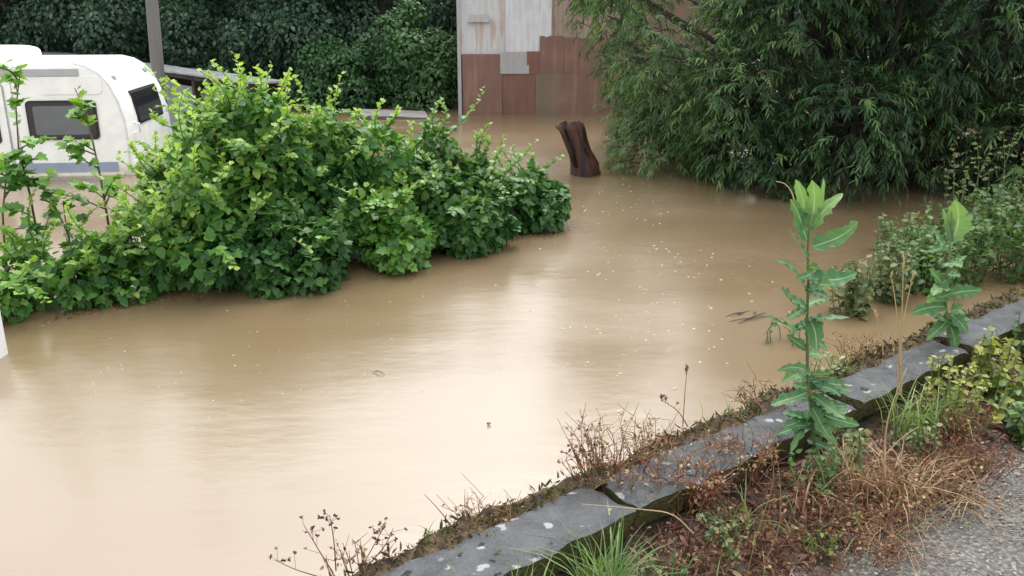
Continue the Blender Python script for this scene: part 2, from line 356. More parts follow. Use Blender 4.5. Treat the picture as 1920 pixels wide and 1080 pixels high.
mo = nd(nt, 'ShaderNodeMath', operation='MULTIPLY_ADD'); lk(nt, nm.outputs['Fac'], mo.inputs[0]); mo.inputs[1].default_value = 1.5; lk(nt, sz.outputs[2], mo.inputs[2])
mf = nd(nt, 'ShaderNodeMapRange'); lk(nt, mo.outputs[0], mf.inputs[0]); mf.inputs[1].default_value = 1.35; mf.inputs[2].default_value = 1.6; mf.inputs[3].default_value = 1; mf.inputs[4].default_value = 0
mc = ramp(nt, [(.4, (.05, .042, .022)), (.6, (.095, .10, .04))]); lk(nt, nf.outputs['Fac'], mc.inputs[0])
mx3 = nd(nt, 'ShaderNodeMix', data_type='RGBA'); lk(nt, mf.outputs[0], mx3.inputs[0]); lk(nt, mx2.outputs[2], mx3.inputs[6]); lk(nt, mc.outputs[0], mx3.inputs[7])
lk(nt, mx3.outputs[2], b.inputs['Base Color']); b.inputs['Roughness'].default_value = .5; b.inputs['Specular IOR Level'].default_value = .3
n3 = nd(nt, 'ShaderNodeTexNoise', Scale=70.0, Detail=8.0); lk(nt, tc.outputs['Object'], n3.inputs['Vector'])
sb = nd(nt, 'ShaderNodeMath', operation='SUBTRACT'); lk(nt, n3.outputs['Fac'], sb.inputs[0]); lk(nt, blk.outputs[0], sb.inputs[1])
bp = nd(nt, 'ShaderNodeBump', Strength=.8, Distance=.012); lk(nt, sb.outputs[0], bp.inputs['Height']); lk(nt, bp.outputs[0], b.inputs['Normal'])
M['coping'] = m
M['wallbody'] = noise_col('damp rubble wall', (.03, .03, .028), (.10, .095, .085), scale=8, rough=.8, bump=.8, bscale=30)
wall = empty('kerb_wall', wl(2, -1.9, 0), 'low wall with grey lichen spotted coping stones along the flooded road edge', 'wall')
wl0 = Vector(wall.location)
bm = bmesh.new()
def quad_prism(bm, pts, z0, z1):
    lo = [bm.verts.new((p.x, p.y, z0)) for p in pts]; hi = [bm.verts.new((p.x, p.y, z1)) for p in pts]
    n = len(pts); bm.faces.new(lo[::-1]); bm.faces.new(hi)
    for i in range(n): bm.faces.new([lo[i], lo[(i + 1) % n], hi[(i + 1) % n], hi[i]])
quad_prism(bm, [wl(-4, -1.86, 0) - wl0, wl(10, -1.86, 0) - wl0, wl(10, -2.0, 0) - wl0, wl(-4, -2.0, 0) - wl0], -.8, .225)
bm_obj('wall_body', bm, M['wallbody'], wall)
for (s0, s1, f0, f1, n0, n1, z, tilt) in [(-4, -.62, -1.99, -2.01, -1.74, -1.74, .345, 0), (-.6, 1.89, -2.0, -2.0, -1.74, -1.77, .35, .010),
        (1.935, 3.24, -2.02, -2.0, -1.79, -1.80, .345, -.006), (3.30, 4.18, -2.0, -1.985, -1.80, -1.79, .35, .008),
        (4.27, 5.32, -2.01, -2.0, -1.80, -1.81, .36, 0), (5.36, 6.6, -2.0, -2.01, -1.80, -1.8, .35, .01), (6.64, 10, -2.0, -2.0, -1.8, -1.8, .35, 0)]:
    bm = bmesh.new(); NS, NN = max(6, int((s1 - s0) / .035)), 8
    grid = []
    c = wl((s0 + s1) / 2, (f0 + n0) / 2, .2)
    for lay in (0, 1):
        rows = []
        for i in range(NS + 1):
            t = i / NS; s = s0 + (s1 - s0) * t; row = []
            for j in range(NN + 1):
                q = j / NN; n = (f0 + (f1 - f0) * t) * (1 - q) + (n0 + (n1 - n0) * t) * q
                e = noise.noise(Vector((s * 4, n * 4, z * 50))) * .012 + noise.noise(Vector((s * 17, n * 17, z * 20))) * .004
                edge = .5 * max(0, 1 - min(i, NS - i) / 1.0) + .5 * max(0, 1 - min(j, NN - j) / 1.0)
                if j in (0, NN): n += noise.noise(Vector((s * 5, j, 7.7))) * .020 + noise.noise(Vector((s * 22, j, 2.7))) * .009 * lay
                if i in (0, NS): s_ = s + noise.noise(Vector((n * 9, i, 1.7))) * .03
                else: s_ = s
                zz = z + tilt * (t - .5) * 2 + e - .022 * min(edge, 1.) * (1 + noise.noise(Vector((s * 11, n * 11, 5)))) if lay else z - .115 + e
                if not lay: n -= .03 * q
                p = wl(s_, n, zz) - c; row.append(bm.verts.new(p))
            rows.append(row)
        grid.append(rows)
    for i in range(NS):
        for j in range(NN):
            for lay in (0, 1):
                g = grid[lay]; q = [g[i][j], g[i + 1][j], g[i + 1][j + 1], g[i][j + 1]]
                bm.faces.new(q if lay else q[::-1])
    for i in range(NS):
        for j in (0, NN): bm.faces.new([grid[0][i][j], grid[0][i + 1][j], grid[1][i + 1][j], grid[1][i][j]])
    for j in range(NN):
        for i in (0, NS): bm.faces.new([grid[0][i][j], grid[0][i][j + 1], grid[1][i][j + 1], grid[1][i][j]])
    cst = bm_obj('coping_stone', bm, M['coping'], wall, c - wl0, smooth=True); cst.data.set_sharp_from_angle(angle=R(32))
# peaty rim on the water side of the coping
def rim_z(s, n):
    w = n + 2.15 + zn(s, .3, 3, .05)
    t = min(max(w / .06, 0), 1); t = t * t * (3 - 2 * t)
    return -.06 + .40 * t + zn(s, n, 9, .03) * t + zn(s, n, 24, .02) - .25 * max(0, n + 2.012)
rim = strip('bank', -2.21, -1.985, -4, 10, rim_z, noise_col('peaty bank', (.022, .013, .008), (.07, .042, .020), scale=18, rough=.85, bump=.9, bscale=70, c3=(.11, .08, .028)), .03, .02)
tag(rim, kind='structure')

# ------------------------------------------------------------------ BUILDINGS AND THE CARAVAN
# sheet-metal shed
def sheet_mat(name, base, stain, amt, scale=1.2):
    m, nt, b = new_mat(name)
    tc = nd(nt, 'ShaderNodeTexCoord'); mp = nd(nt, 'ShaderNodeMapping'); mp.inputs['Scale'].default_value = (9, 1, .7); lk(nt, tc.outputs['Object'], mp.inputs[0])
    n1 = nd(nt, 'ShaderNodeTexNoise', Scale=scale, Detail=6.0); lk(nt, mp.outputs[0], n1.inputs['Vector'])
    n2 = nd(nt, 'ShaderNodeTexNoise', Scale=1.7, Detail=5.0); lk(nt, tc.outputs['Object'], n2.inputs['Vector'])
    ad = nd(nt, 'ShaderNodeMath', operation='ADD'); lk(nt, n1.outputs['Fac'], ad.inputs[0]); lk(nt, n2.outputs['Fac'], ad.inputs[1])
    r = ramp(nt, [(.5 - amt * .25, tuple(v * .86 for v in base)), (.52, base), (.60 - amt * .06, tuple((a + c) / 2 for a, c in zip(base, stain))), (.72, stain)])
    hf = nd(nt, 'ShaderNodeMath', operation='MULTIPLY'); lk(nt, ad.outputs[0], hf.inputs[0]); hf.inputs[1].default_value = .5
    lk(nt, hf.outputs[0], r.inputs[0]); lk(nt, r.outputs[0], b.inputs['Base Color'])
    b.inputs['Roughness'].default_value = .55; b.inputs['Specular IOR Level'].default_value = .4
    return m
M['galv'] = sheet_mat('galvanised sheet', (.58, .59, .62), (.42, .27, .21), .25)
M['galv_light'] = sheet_mat('pale galvanised sheet', (.66, .67, .73), (.54, .52, .55), .2)
M['galv_dull'] = sheet_mat('dull galvanised sheet', (.40, .40, .41), (.36, .27, .23), .5)
M['rust'] = sheet_mat('rust red sheet', (.215, .108, .088), (.155, .082, .070), .6)
M['rust2'] = sheet_mat('rust brown sheet', (.215, .122, .098), (.29, .175, .135), .6)
M['rustgrey'] = sheet_mat('brown grey sheet', (.20, .155, .12), (.28, .15, .11), .6)
M['ribtan'] = sheet_mat('weathered tan sheet', (.36, .28, .235), (.25, .155, .12), .5)
SY = 16.45
shed = empty('sheet_metal_shed', (at(862, 217, Y=SY).x, SY, 0), 'tall shed clad in grey and rust red metal sheets behind the broken stump', 'shed')
sx0 = shed.location.x
bm = bmesh.new(); box(bm, .04, 4.6, .06, 5, -.8, 2.8); bm_obj('frame_wall', bm, M['rustgrey'], shed)
bm = bmesh.new(); vs = box(bm, -.2, 4.8, -.25, 5.2, 2.84, 2.9)
for v in vs:
    if v.co.y > 1: v.co.z -= .35
bm_obj('roof', bm, M['galv_dull'], shed)
def sheet(px0, px1, py0, py1, mat, k, amp=.008, pitch=.09, top=None, label=None):
    a = at(px0, (py0 + py1) / 2, Y=SY); b_ = at(px1, (py0 + py1) / 2, Y=SY)
    z1 = top if top else at(px0, py0, Y=SY).z; z0 = at(px0, py1, Y=SY).z
    w = b_.x - a.x; n = max(4, int(w / pitch) * 4); ac = Acc(); xs = np.linspace(0, w, n + 1)
    zs = np.linspace(z0, z1, 5)
    off = .018 * (k % 4); lean = -.010 * (k % 3)
    V = []
    for iz, z in enumerate(zs):
        for x in xs:
            V.append((a.x - sx0 + x, -off - amp * math.sin(x / pitch * 2 * math.pi) + lean * (iz / 4) + .006 * math.sin(z * 3 + k + x * 4), z))
    Vb = [(x, y + .003, z) for x, y, z in V]; c = len(V); kx = n + 1
    F = []
    for r in range(4):
        for q in range(n):
            i0 = r * kx + q; F.append((i0, i0 + 1, i0 + kx + 1, i0 + kx)); F.append((c + i0 + kx, c + i0 + kx + 1, c + i0 + 1, c + i0))
    for q in range(n):
        F.append((q + 1, q, c + q, c + q + 1)); t = 4 * kx + q; F.append((t, t + 1, c + t + 1, c + t))
    for r in range(4):
        i0 = r * kx; F.append((i0, i0 + kx, c + i0 + kx, c + i0)); i1 = i0 + n; F.append((i1 + kx, i1, c + i1, c + i1 + kx))
    ac.add(V + Vb, F)
    o = link('metal_sheet', ac.mesh('metal_sheet', mat), shed); o.data.set_sharp_from_angle(angle=R(40))
    if label: o['label'] = label
    return o
sheet(860, 951, -10, 102, M['galv'], 1, .006, .11, top=2.2, label='grey sheet with a dented slit and rust stain')
sheet(948, 1014, -10, 98, M['galv_light'], 2, .007, .11, top=2.2, label='palest grey sheet')
sheet(1010, 1034, -10, 69, M['galv_light'], 3, .003, .12, top=2.2)
sheet(1032, 1090, -10, 72, M['ribtan'], 1, .012, .085, top=2.2, label='ribbed brownish sheet')
sheet(1088, 1190, -10, 72, M['ribtan'], 2, .012, .085, top=2.2)
sheet(868, 941, 101, 240, M['rust2'], 2, .004, .2)
sheet(938, 992, 97, 138, M['galv_dull'], 3, .003, .12, label='small dull grey patch')
sheet(938, 1008, 136, 240, M['rust'], 1, .004, .2, label='dark red rusted sheet')
sheet(988, 1016, 96, 139, M['rust'], 2, .003, .15)
sheet(1012, 1056, 67, 141, M['rust2'], 3, .003, .15)
sheet(1054, 1190, 70, 141, M['rust2'], 1, .004, .2)
sheet(1005, 1052, 138, 240, M['rustgrey'], 2, .004, .2, label='brown grey weathered sheet')
sheet(1050, 1190, 139, 240, M['rust2'], 3, .004, .2)
for i, (x0, x1) in enumerate([(0, 1.0), (.98, 1.95), (1.93, 2.9), (2.88, 4.6)]):
    a0 = at(860, 0, Y=SY).x
    p0 = 960 + (sx0 + x0) / SY * 1663 * .955; p1 = 960 + (sx0 + x1) / SY * 1663 * .955
    ac = Acc(); o = sheet(p0, p1, -10, 40, [M['galv'], M['galv_light'], M['galv_dull'], M['rust2']][i], i + 2, .01, .09, top=2.80)
    for v in o.data.vertices:
        t = (v.co.z - at(900, 40, Y=SY).z) / (2.80 - at(900, 40, Y=SY).z); v.co.z = 2.16 + t * (2.80 - 2.16); v.co.y -= .02
# slit-like dent flap in the first sheet
f0 = at(877, 41, Y=SY); f1 = at(919, 41, Y=SY)
bm = bmesh.new(); vs = box(bm, f0.x - sx0, f1.x - sx0, -.085, -.03, f0.z - .004, f0.z + .13)
for v in vs:
    if v.co.z > f0.z + .05: v.co.y += .03
    if v.co.z > f0.z + .05: v.co.x += .06 if v.co.x < .4 else -.06
bm_obj('bent_flap', bm, M['galv_dull'], shed)
# corner strip
cs0 = at(861, 100, Y=SY).x - sx0
box_obj('corner_strip', (cs0 - .03, cs0 + .035, -.065, .05, -.6, 2.8), M['galv_dull'], shed)

# low open lean-to behind the caravan
M['roofsheet'] = noise_col('wet pale roofing', (.16, .17, .19), (.34, .36, .39), scale=5, rough=.3, stretch=(1, 6, 1))
M['bluegrey'] = noise_col('blue grey panel', (.16, .19, .22), (.25, .28, .32), scale=3, rough=.6)
M['darkwood'] = noise_col('dark timber', (.02, .018, .015), (.06, .05, .04), scale=8, rough=.85)
rA = at(40, 91, z=.98); rB = at(475, 149, z=.98)
ld = (rB - rA); L = ld.length; ang = math.atan2(ld.y, ld.x)
lean = empty('lean_to', (rB.x, rB.y, 0), 'low flooded lean-to with pale sheet roof behind the caravan', 'shed'); lean.rotation_euler = (0, 0, ang)
# local: x runs -L..0 along the eave, +y goes away
for i in range(9):
    x0 = -L + i * L / 9; x1 = x0 + L / 9 + .04
    bm = bmesh.new(); vs = box(bm, x0, x1, -.12, .5, .93 + .006 * (i % 2), .955 + .006 * (i % 2))
    for v in vs:
        if v.co.y > .3: v.co.z -= .02
    bm_obj('roof_sheet', bm, M['roofsheet'], lean)
box_obj('fascia_board', (-L, .0, -.06, -.02, .86, .925), M['darkwood'], lean)
for i in range(6):
    x = -L * i / 6 - .08
    box_obj('post', (x - .05, x + .05, -.02, .08, -.9, .92), M['darkwood'], lean)
for i in range(9):
    x0 = -L + .1 + i * (L - .75) / 9
    box_obj('wall_panel', (x0, x0 + (L - .75) / 9 - .015, .10, .13, -.9, .76 - .03 * (i % 2)), M['bluegrey'], lean)
box_obj('back_wall', (-L, 0, .44, .48, -.9, .88), M['darkwood'], lean)
box_obj('end_panel', (-.02, .02, .1, .44, -.9, .42), M['bluegrey'], lean)

# caravan
M['caravan'] = plain('white caravan skin', (.90, .92, .91), rough=.3)
m = M['caravan']; nt = m.node_tree; b = nt.nodes['Principled BSDF']; lkold = b.inputs['Base Color'].links[0].from_socket
tc = nd(nt, 'ShaderNodeTexCoord'); sx = nd(nt, 'ShaderNodeSeparateXYZ'); lk(nt, tc.outputs['Object'], sx.inputs[0])      # mud splashed up the skin, streaks below the roof edge
nz = nd(nt, 'ShaderNodeTexNoise', Scale=5.0, Detail=6.0); lk(nt, tc.outputs['Object'], nz.inputs['Vector'])
mm = nd(nt, 'ShaderNodeMath', operation='MULTIPLY_ADD'); lk(nt, nz.outputs['Fac'], mm.inputs[0]); mm.inputs[1].default_value = .30; lk(nt, sx.outputs[2], mm.inputs[2])
mr = nd(nt, 'ShaderNodeMapRange'); lk(nt, mm.outputs[0], mr.inputs[0]); mr.inputs[1].default_value = .10; mr.inputs[2].default_value = .30; mr.inputs[3].default_value = .75; mr.inputs[4].default_value = 0
mx = nd(nt, 'ShaderNodeMix', data_type='RGBA'); lk(nt, mr.outputs[0], mx.inputs[0]); lk(nt, lkold, mx.inputs[6]); mx.inputs[7].default_value = (.46, .36, .22, 1)
lk(nt, mx.outputs[2], b.inputs['Base Color'])
M['caravan_trim_shade'] = plain('grey caravan trim and roof shade', (.42, .43, .47), rough=.4)
M['stripe'] = plain('blue grey stripe', (.30, .35, .47), rough=.4)
M['rubber'] = plain('black rubber', (.012, .012, .013), rough=.5)
m, nt, b = new_mat('smoked window'); b.inputs['Base Color'].default_value = (.02, .022, .025, 1); b.inputs['Roughness'].default_value = .08
M['pane'] = m
M['blind'] = plain('grey window blind', (.14, .15, .165), rough=.6)
CY = 10.5; CW = 1.85
crx = at(247, 322, Y=CY)
car = empty('caravan', (crx.x, CY, 0), 'white touring caravan half sunk in the brown flood water', 'caravan'); car.rotation_euler = (0, 0, R(6))
cx = car.location.x
def cl(px, py): p = at(px, py, Y=CY); return (p.x - cx, p.z)
prof = [(-5.2, -.8), (.05, -.8), (.04, -.2), cl(247, 322), cl(243, 270), cl(236, 228), cl(224, 190), cl(207, 158), cl(186, 136), cl(165, 124), cl(140, 118)]
ztop = cl(140, 118)[1]
prof += [(-5.2, ztop)]
bm = bmesh.new()
fr = [bm.verts.new((x, 0, z)) for x, z in prof]; bk = [bm.verts.new((x, CW, z)) for x, z in prof]
ff = bm.faces.new(fr); bf = bm.faces.new(bk[::-1]); n = len(prof)
for i in range(n): bm.faces.new([fr[i], bk[i], bk[(i + 1) % n], fr[(i + 1) % n]][::-1])
edges = [e for f in (ff, bf) for e in f.edges]
bmesh.ops.bevel(bm, geom=edges, offset=.07, segments=4, affect='EDGES', profile=.6)
body = bm_obj('body', bm, M['caravan'], car, smooth=True)
body.data.set_sharp_from_angle(angle=R(38))
# crowned roof
bm = bmesh.new(); rows = []
for i in range(13):
    t = i / 12; x = -5.1 + t * (5.1 + cl(150, 136)[0])
    rows.append([bm.verts.new((x, .08 + (CW - .16) * j / 10, ztop - .01 + .05 * math.sin(math.pi * j / 10) * (1 - max(0, t - .8) / .2))) for j in range(11)])
for i in range(12):
    for j in range(10): bm.faces.new([rows[i][j], rows[i + 1][j], rows[i + 1][j + 1], rows[i][j + 1]])
bm_obj('roof_skin', bm, M['caravan'], car, smooth=True)
# grey strip standing in for the shadow under the roof edge trim
r0 = cl(-400, 136); r1 = cl(150, 136)
box_obj('roof_shade_strip', (r0[0], r1[0], -.018, -.002, cl(100, 137)[1] - .03, cl(100, 128)[1]), M['caravan_trim_shade'], car, bevel=.006)
# window
def rrect(bm, x0, x1, z0, z1, y0, y1, r=.05):
    pts = []
    for cxx, czz, a0 in ((x1 - r, z1 - r, 0), (x0 + r, z1 - r, 90), (x0 + r, z0 + r, 180), (x1 - r, z0 + r, 270)):
        for k in range(5):
            a = R(a0 + k * 22.5); pts.append((cxx + r * math.cos(a), czz + r * math.sin(a)))
    A = [bm.verts.new((x, y0, z)) for x, z in pts]; B = [bm.verts.new((x, y1, z)) for x, z in pts]; k = len(pts)
    bm.faces.new(A); bm.faces.new(B[::-1])
    for i in range(k): bm.faces.new([A[i], B[i], B[(i + 1) % k], A[(i + 1) % k]][::-1])
wx0, wz1 = cl(56, 187); wx1, wz0 = cl(188, 260)
wx0 = (cl(56, 187)[0] + cl(66, 260)[0]) / 2; wx1 = (cl(184, 187)[0] + cl(188, 260)[0]) / 2
bm = bmesh.new(); rrect(bm, wx0, wx1, wz0, wz1, -.022, -.001); win = bm_obj('window', bm, M['rubber'], car)
bm = bmesh.new(); rrect(bm, wx0 + .025, wx1 - .025, wz0 + .025, wz1 - .025, -.030, -.023, .04); bm_obj('pane', bm, M['pane'], win)
bm = bmesh.new(); rrect(bm, wx0 + .08, wx1 - .10, wz0 + .06, wz1 - .06, -.033, -.0305, .03); bm_obj('blind', bm, M['blind'], win)
# panel above the window (press line) and locker flap below
bm = bmesh.new(); rrect(bm, cl(52, 0)[0], cl(170, 0)[0], cl(0, 176)[1], cl(0, 143)[1], -.010, -.001, .06); bm_obj('upper_panel', bm, M['caravan'], car)
# stripe and skirt rail at the waterline
box_obj('stripe', (-5.1, cl(222, 300)[0], -.006, -.001, cl(100, 321)[1], cl(100, 303)[1]), M['stripe'], car, bevel=0)
box_obj('skirt_rail', (-5.1, cl(235, 325)[0], -.030, -.001, -.02, cl(100, 324)[1]), M['caravan'], car, bevel=.006)
# door with a dark window at the left edge
dx1 = (cl(17, 155)[0] + cl(33, 270)[0]) / 2; dx0 = dx1 - .62
bm = bmesh.new(); rrect(bm, dx0, dx1, -.4, cl(0, 152)[1], -.012, -.001, .07); door = bm_obj('door', bm, M['caravan_trim_shade'], car)
bm = bmesh.new(); rrect(bm, dx0 + .014, dx1 - .014, -.38, cl(0, 152)[1] - .014, -.024, -.013, .06); bm_obj('door_skin', bm, M['caravan'], door)
dw1 = (cl(0, 160)[0] + cl(19, 265)[0]) / 2
bm = bmesh.new(); rrect(bm, dw1 - .46, dw1, cl(0, 265)[1], cl(0, 162)[1], -.034, -.025, .04); bm_obj('window', bm, M['pane'], door)
# end window, its trim, small marker lamps and grab handle, following the slope of the end wall
def end_x(z):
    pts = sorted([(p[1], p[0]) for p in prof[2:10]]);
    return float(np.interp(z, [p[0] for p in pts], [p[1] for p in pts]))
def end_patch(name, y0, y1, z0, z1, off, mat, parent, th=.015):
    bm = bmesh.new(); N = 8; A = []; B = []
    for i in range(N + 1):
        z = z0 + (z1 - z0) * i / N
        A.append([bm.verts.new((end_x(z) + off, y, z + off * .4)) for y in (y0, y1)])
        B.append([bm.verts.new((end_x(z) + off - th, y, z + off * .4)) for y in (y0, y1)])
    for i in range(N):
        bm.faces.new([A[i][0], A[i][1], A[i + 1][1], A[i + 1][0]])
        for q in (0, 1): bm.faces.new([A[i][q], A[i + 1][q], B[i + 1][q], B[i][q]])
    for i in (0, N): bm.faces.new([A[i][0], A[i][1], B[i][1], B[i][0]])
    return bm_obj(name, bm, mat, parent)
zw1 = cl(0, 178)[1]; zw0 = cl(0, 243)[1]
ew = end_patch('window', .45, CW - .3, zw0, zw1, .012, M['rubber'], car)
end_patch('pane', .49, CW - .34, zw0 + .03, zw1 - .03, .02, M['pane'], ew)
for y in (.3, CW - .3): end_patch('marker_lamp', y - .05, y + .05, cl(0, 150)[1] - .01, cl(0, 148)[1] + .01, .02, M['stripe'], car, .03)
a = Acc(); zc = cl(0, 245)[1]
tube(a, [(end_x(zc) + .0, .28, zc - .06), (end_x(zc) + .06, .28, zc - .05), (end_x(zc) + .06, .28, zc + .05), (end_x(zc) + .0, .28, zc + .06)], .012, 8)
link('grab_handle', a.mesh('grab_handle', M['caravan']), car)
# trim strip along the corner of side and end, side marker and panel seam
a = Acc(); tube(a, [(x - .012, -.004, z) for x, z in prof[3:11]], .011, 6); link('corner_trim', a.mesh('corner_trim', plain('pale trim', (.70, .71, .72), .4)), car)
box_obj('panel_seam', (cl(45, 250)[0] - .004, cl(45, 250)[0] + .004, -.006, -.001, .12, cl(0, 143)[1]), M['caravan_trim_shade'], car, bevel=0)
# roof box at the left edge
bm = bmesh.new(); bmesh.ops.create_uvsphere(bm, u_segments=28, v_segments=14, radius=1)
for v in bm.verts:
    for k in range(3): v.co[k] = math.copysign(abs(v.co[k]) ** .55, v.co[k])
    v.co = Vector((v.co.x * .42, v.co.y * .4, v.co.z * .115))
rb = cl(-42, 112); bm_obj('roof_hatch', bm, plain('white hatch plastic', (.9, .91, .9), .35), car, (rb[0], .75, ztop + .055), smooth=True)

# wooden pole
pb = at(301, 192, Y=13.2); pt = at(284, -3, Y=13.2); pd = (pt - pb)
M['polewood'] = noise_col('weathered pole wood', (.085, .082, .08), (.18, .17, .165), scale=4, rough=.8, bump=.5, bscale=40, stretch=(1, 1, .08))
a = Acc(); p0 = np.array(pb); dv = np.array(pd) / pd.z
tube(a, [p0 + dv * (z - pb.z) for z in (-1.2, .2, 1.2, 2, 4, 6.2)], [.098, .094, .09, .086, .082, .075], 14)
P_ = a.mesh('utility_pole', M['polewood']); pole = link('utility_pole', P_)
tag(pole, 'grey wooden pole rising behind the white caravan', 'pole')

# white post cut by the left edge
wp = at(-8, 668, z=0)
o = box_obj('white_post', (-.05, .05, -.05, .05, -.5, .30), plain('white paint', (.75, .77, .8), .5), None, (wp.x, wp.y, 0), bevel=.012)
tag(o, 'short white post standing in the water below the leftmost shrub', 'post')

# half-sunk pallet far behind the bushes
pp = at(735, 219, z=0) + Vector((0, 0, -.09))
pal = empty('wooden_pallet', pp, 'grey wooden pallet half sunk between the bushes and the far trees', 'pallet'); pal.rotation_euler = (0, R(3), R(8))
M['greywood'] = noise_col('grey driftwood', (.20, .19, .18), (.42, .41, .40), scale=6, rough=.7, stretch=(.3, 3, 3))
for i in range(5): box_obj('slat', (-.62, .62, -.4 + i * .2, -.28 + i * .2, .13, .155), M['greywood'], pal)
for i in range(3): box_obj('bearer', (-.6 + i * .55, -.5 + i * .55, -.4, .52, -.12, .128), M['darkwood'], pal)

# broken rusty-brown stump
M['stump'] = noise_col('rotten red brown wood', (.012, .006, .005), (.06, .022, .014), scale=5, rough=.6, bump=.9, bscale=18, stretch=(1.5, 1.5, .25), c3=(.15, .05, .03), lo=.38, hi=.72)
STY = 10.5
def sp_(px, py): return np.array(at(px, py, Y=STY))
st = empty('broken_stump', sp_(1097, 332), 'dark red brown broken stump leaning out of the water before the willow', 'stump')
s0 = np.array(st.location)
def ringloft(rings, seg=20, jag=None, flip=False):
    V = []; F = []
    for (c, rx, ry, tl) in rings:
        for k in range(seg):
            a_ = 2 * math.pi * k / seg; w = 1 + .10 * math.sin(3 * a_ + tl * 2) + .06 * math.sin(7 * a_ + tl * 5)
            V.append((c[0] + rx * w * math.cos(a_), c[1] + ry * w * math.sin(a_), c[2] + (tl * rx * math.cos(a_))))
    if jag is not None:
        for k in range(seg): v = V[-seg + k]; V[-seg + k] = (v[0], v[1], v[2] + jag[k])
    for r in range(len(rings) - 1):
        for k in range(seg):
            q = (k + 1) % seg; f = (r * seg + k, r * seg + q, (r + 1) * seg + q, (r + 1) * seg + k); F.append(f[::-1] if flip else f)
    return V, F
def rel(px, py): return sp_(px, py) - s0
random.seed(4)
jag = [random.uniform(-.035, .05) for _ in range(20)]
outer = [(rel(1102, 350), .175, .17, 0), (rel(1098, 328), .168, .165, 0), (rel(1097, 308), .160, .15, .05), (rel(1088, 284), .125, .125, .1), (rel(1080, 262), .128, .12, .12), (rel(1073, 243), .142, .12, .16), (rel(1067, 233), .152, .125, .2)]
inner = [(rel(1067, 233), .122, .10, .2), (rel(1073, 246), .10, .09, .16), (rel(1083, 268), .06, .06, .12), (rel(1085, 274), .005, .005, .1)]
a = Acc(); V, F = ringloft(outer, jag=jag); a.add(V, F)
Vi, Fi = ringloft(inner)
Vi = np.array(Vi); Vi[:20, 2] += np.array(jag); n0 = a.n; a.add(Vi, Fi)
a.f.append(np.array([(6 * 20 + k, 6 * 20 + (k + 1) % 20, n0 + (k + 1) % 20, n0 + k) for k in range(20)]))
link('trunk', a.mesh('trunk', M['stump']), st)
for (pts, wid) in [([(1050, 234), (1055, 250), (1062, 272), (1070, 290), (1078, 312)], .06), ([(1052, 236), (1058, 256), (1066, 280), (1074, 300)], .05), ([(1084, 226), (1087, 246), (1093, 270), (1103, 292)], .06)]:
    a = Acc(); P = np.array([rel(*p) for p in pts]) + np.array([0, -.10, 0])
    V = []; k = len(P)
    for i, p in enumerate(P):
        w = wid * (1 - .35 * i / (k - 1)) * (1 + .2 * math.sin(i * 2.3))
        V += [p + (-w / 2, -.012, .01), p + (w / 2, -.018, -.005), p + (w / 2, .02, -.005), p + (-w / 2, .02, .01)]
    F = [(i * 4 + q, i * 4 + (q + 1) % 4, i * 4 + 4 + (q + 1) % 4, i * 4 + 4 + q) for i in range(k - 1) for q in range(4)] + [(3, 2, 1, 0), (k * 4 - 4, k * 4 - 3, k * 4 - 2, k * 4 - 1)]
    a.add(V, F); link('splinter', a.mesh('splinter', M['stump'], smooth=False), st)

# ------------------------------------------------------------------ TREES AND SHRUBS
def shell_points(lumps, n, upbias=.25, inner=.25):
    """random points on / just inside lumpy ball surfaces, with outward directions; points buried in other lumps are thinned"""
    L = np.array(lumps); w = (L[:, 3] ** 2); w /= w.sum()
    k = rng.choice(len(L), n * 2, p=w)
    d = nrm(rng.normal(size=(n * 2, 3)) + np.array([0, 0, upbias]))
    r = L[k, 3] * (1 - inner * rng.random(n * 2) ** 1.5) * np.where(rng.random(n * 2) < .06, 1.12, 1)
    sc = L[k][:, 4:7] if L.shape[1] > 4 else 1
    P = L[k, :3] + d * r[:, None] * sc
    dist = np.linalg.norm((P[:, None] - L[None, :, :3]) / (L[None, :, 4:7] if L.shape[1] > 4 else 1), axis=2) / L[None, :, 3]
    dist[np.arange(len(P)), k] = 9
    keep = (dist.min(1) > .62) & (P[:, 2] > .0)
    P, d = P[keep], d[keep]
    return P[:n], d[:n]

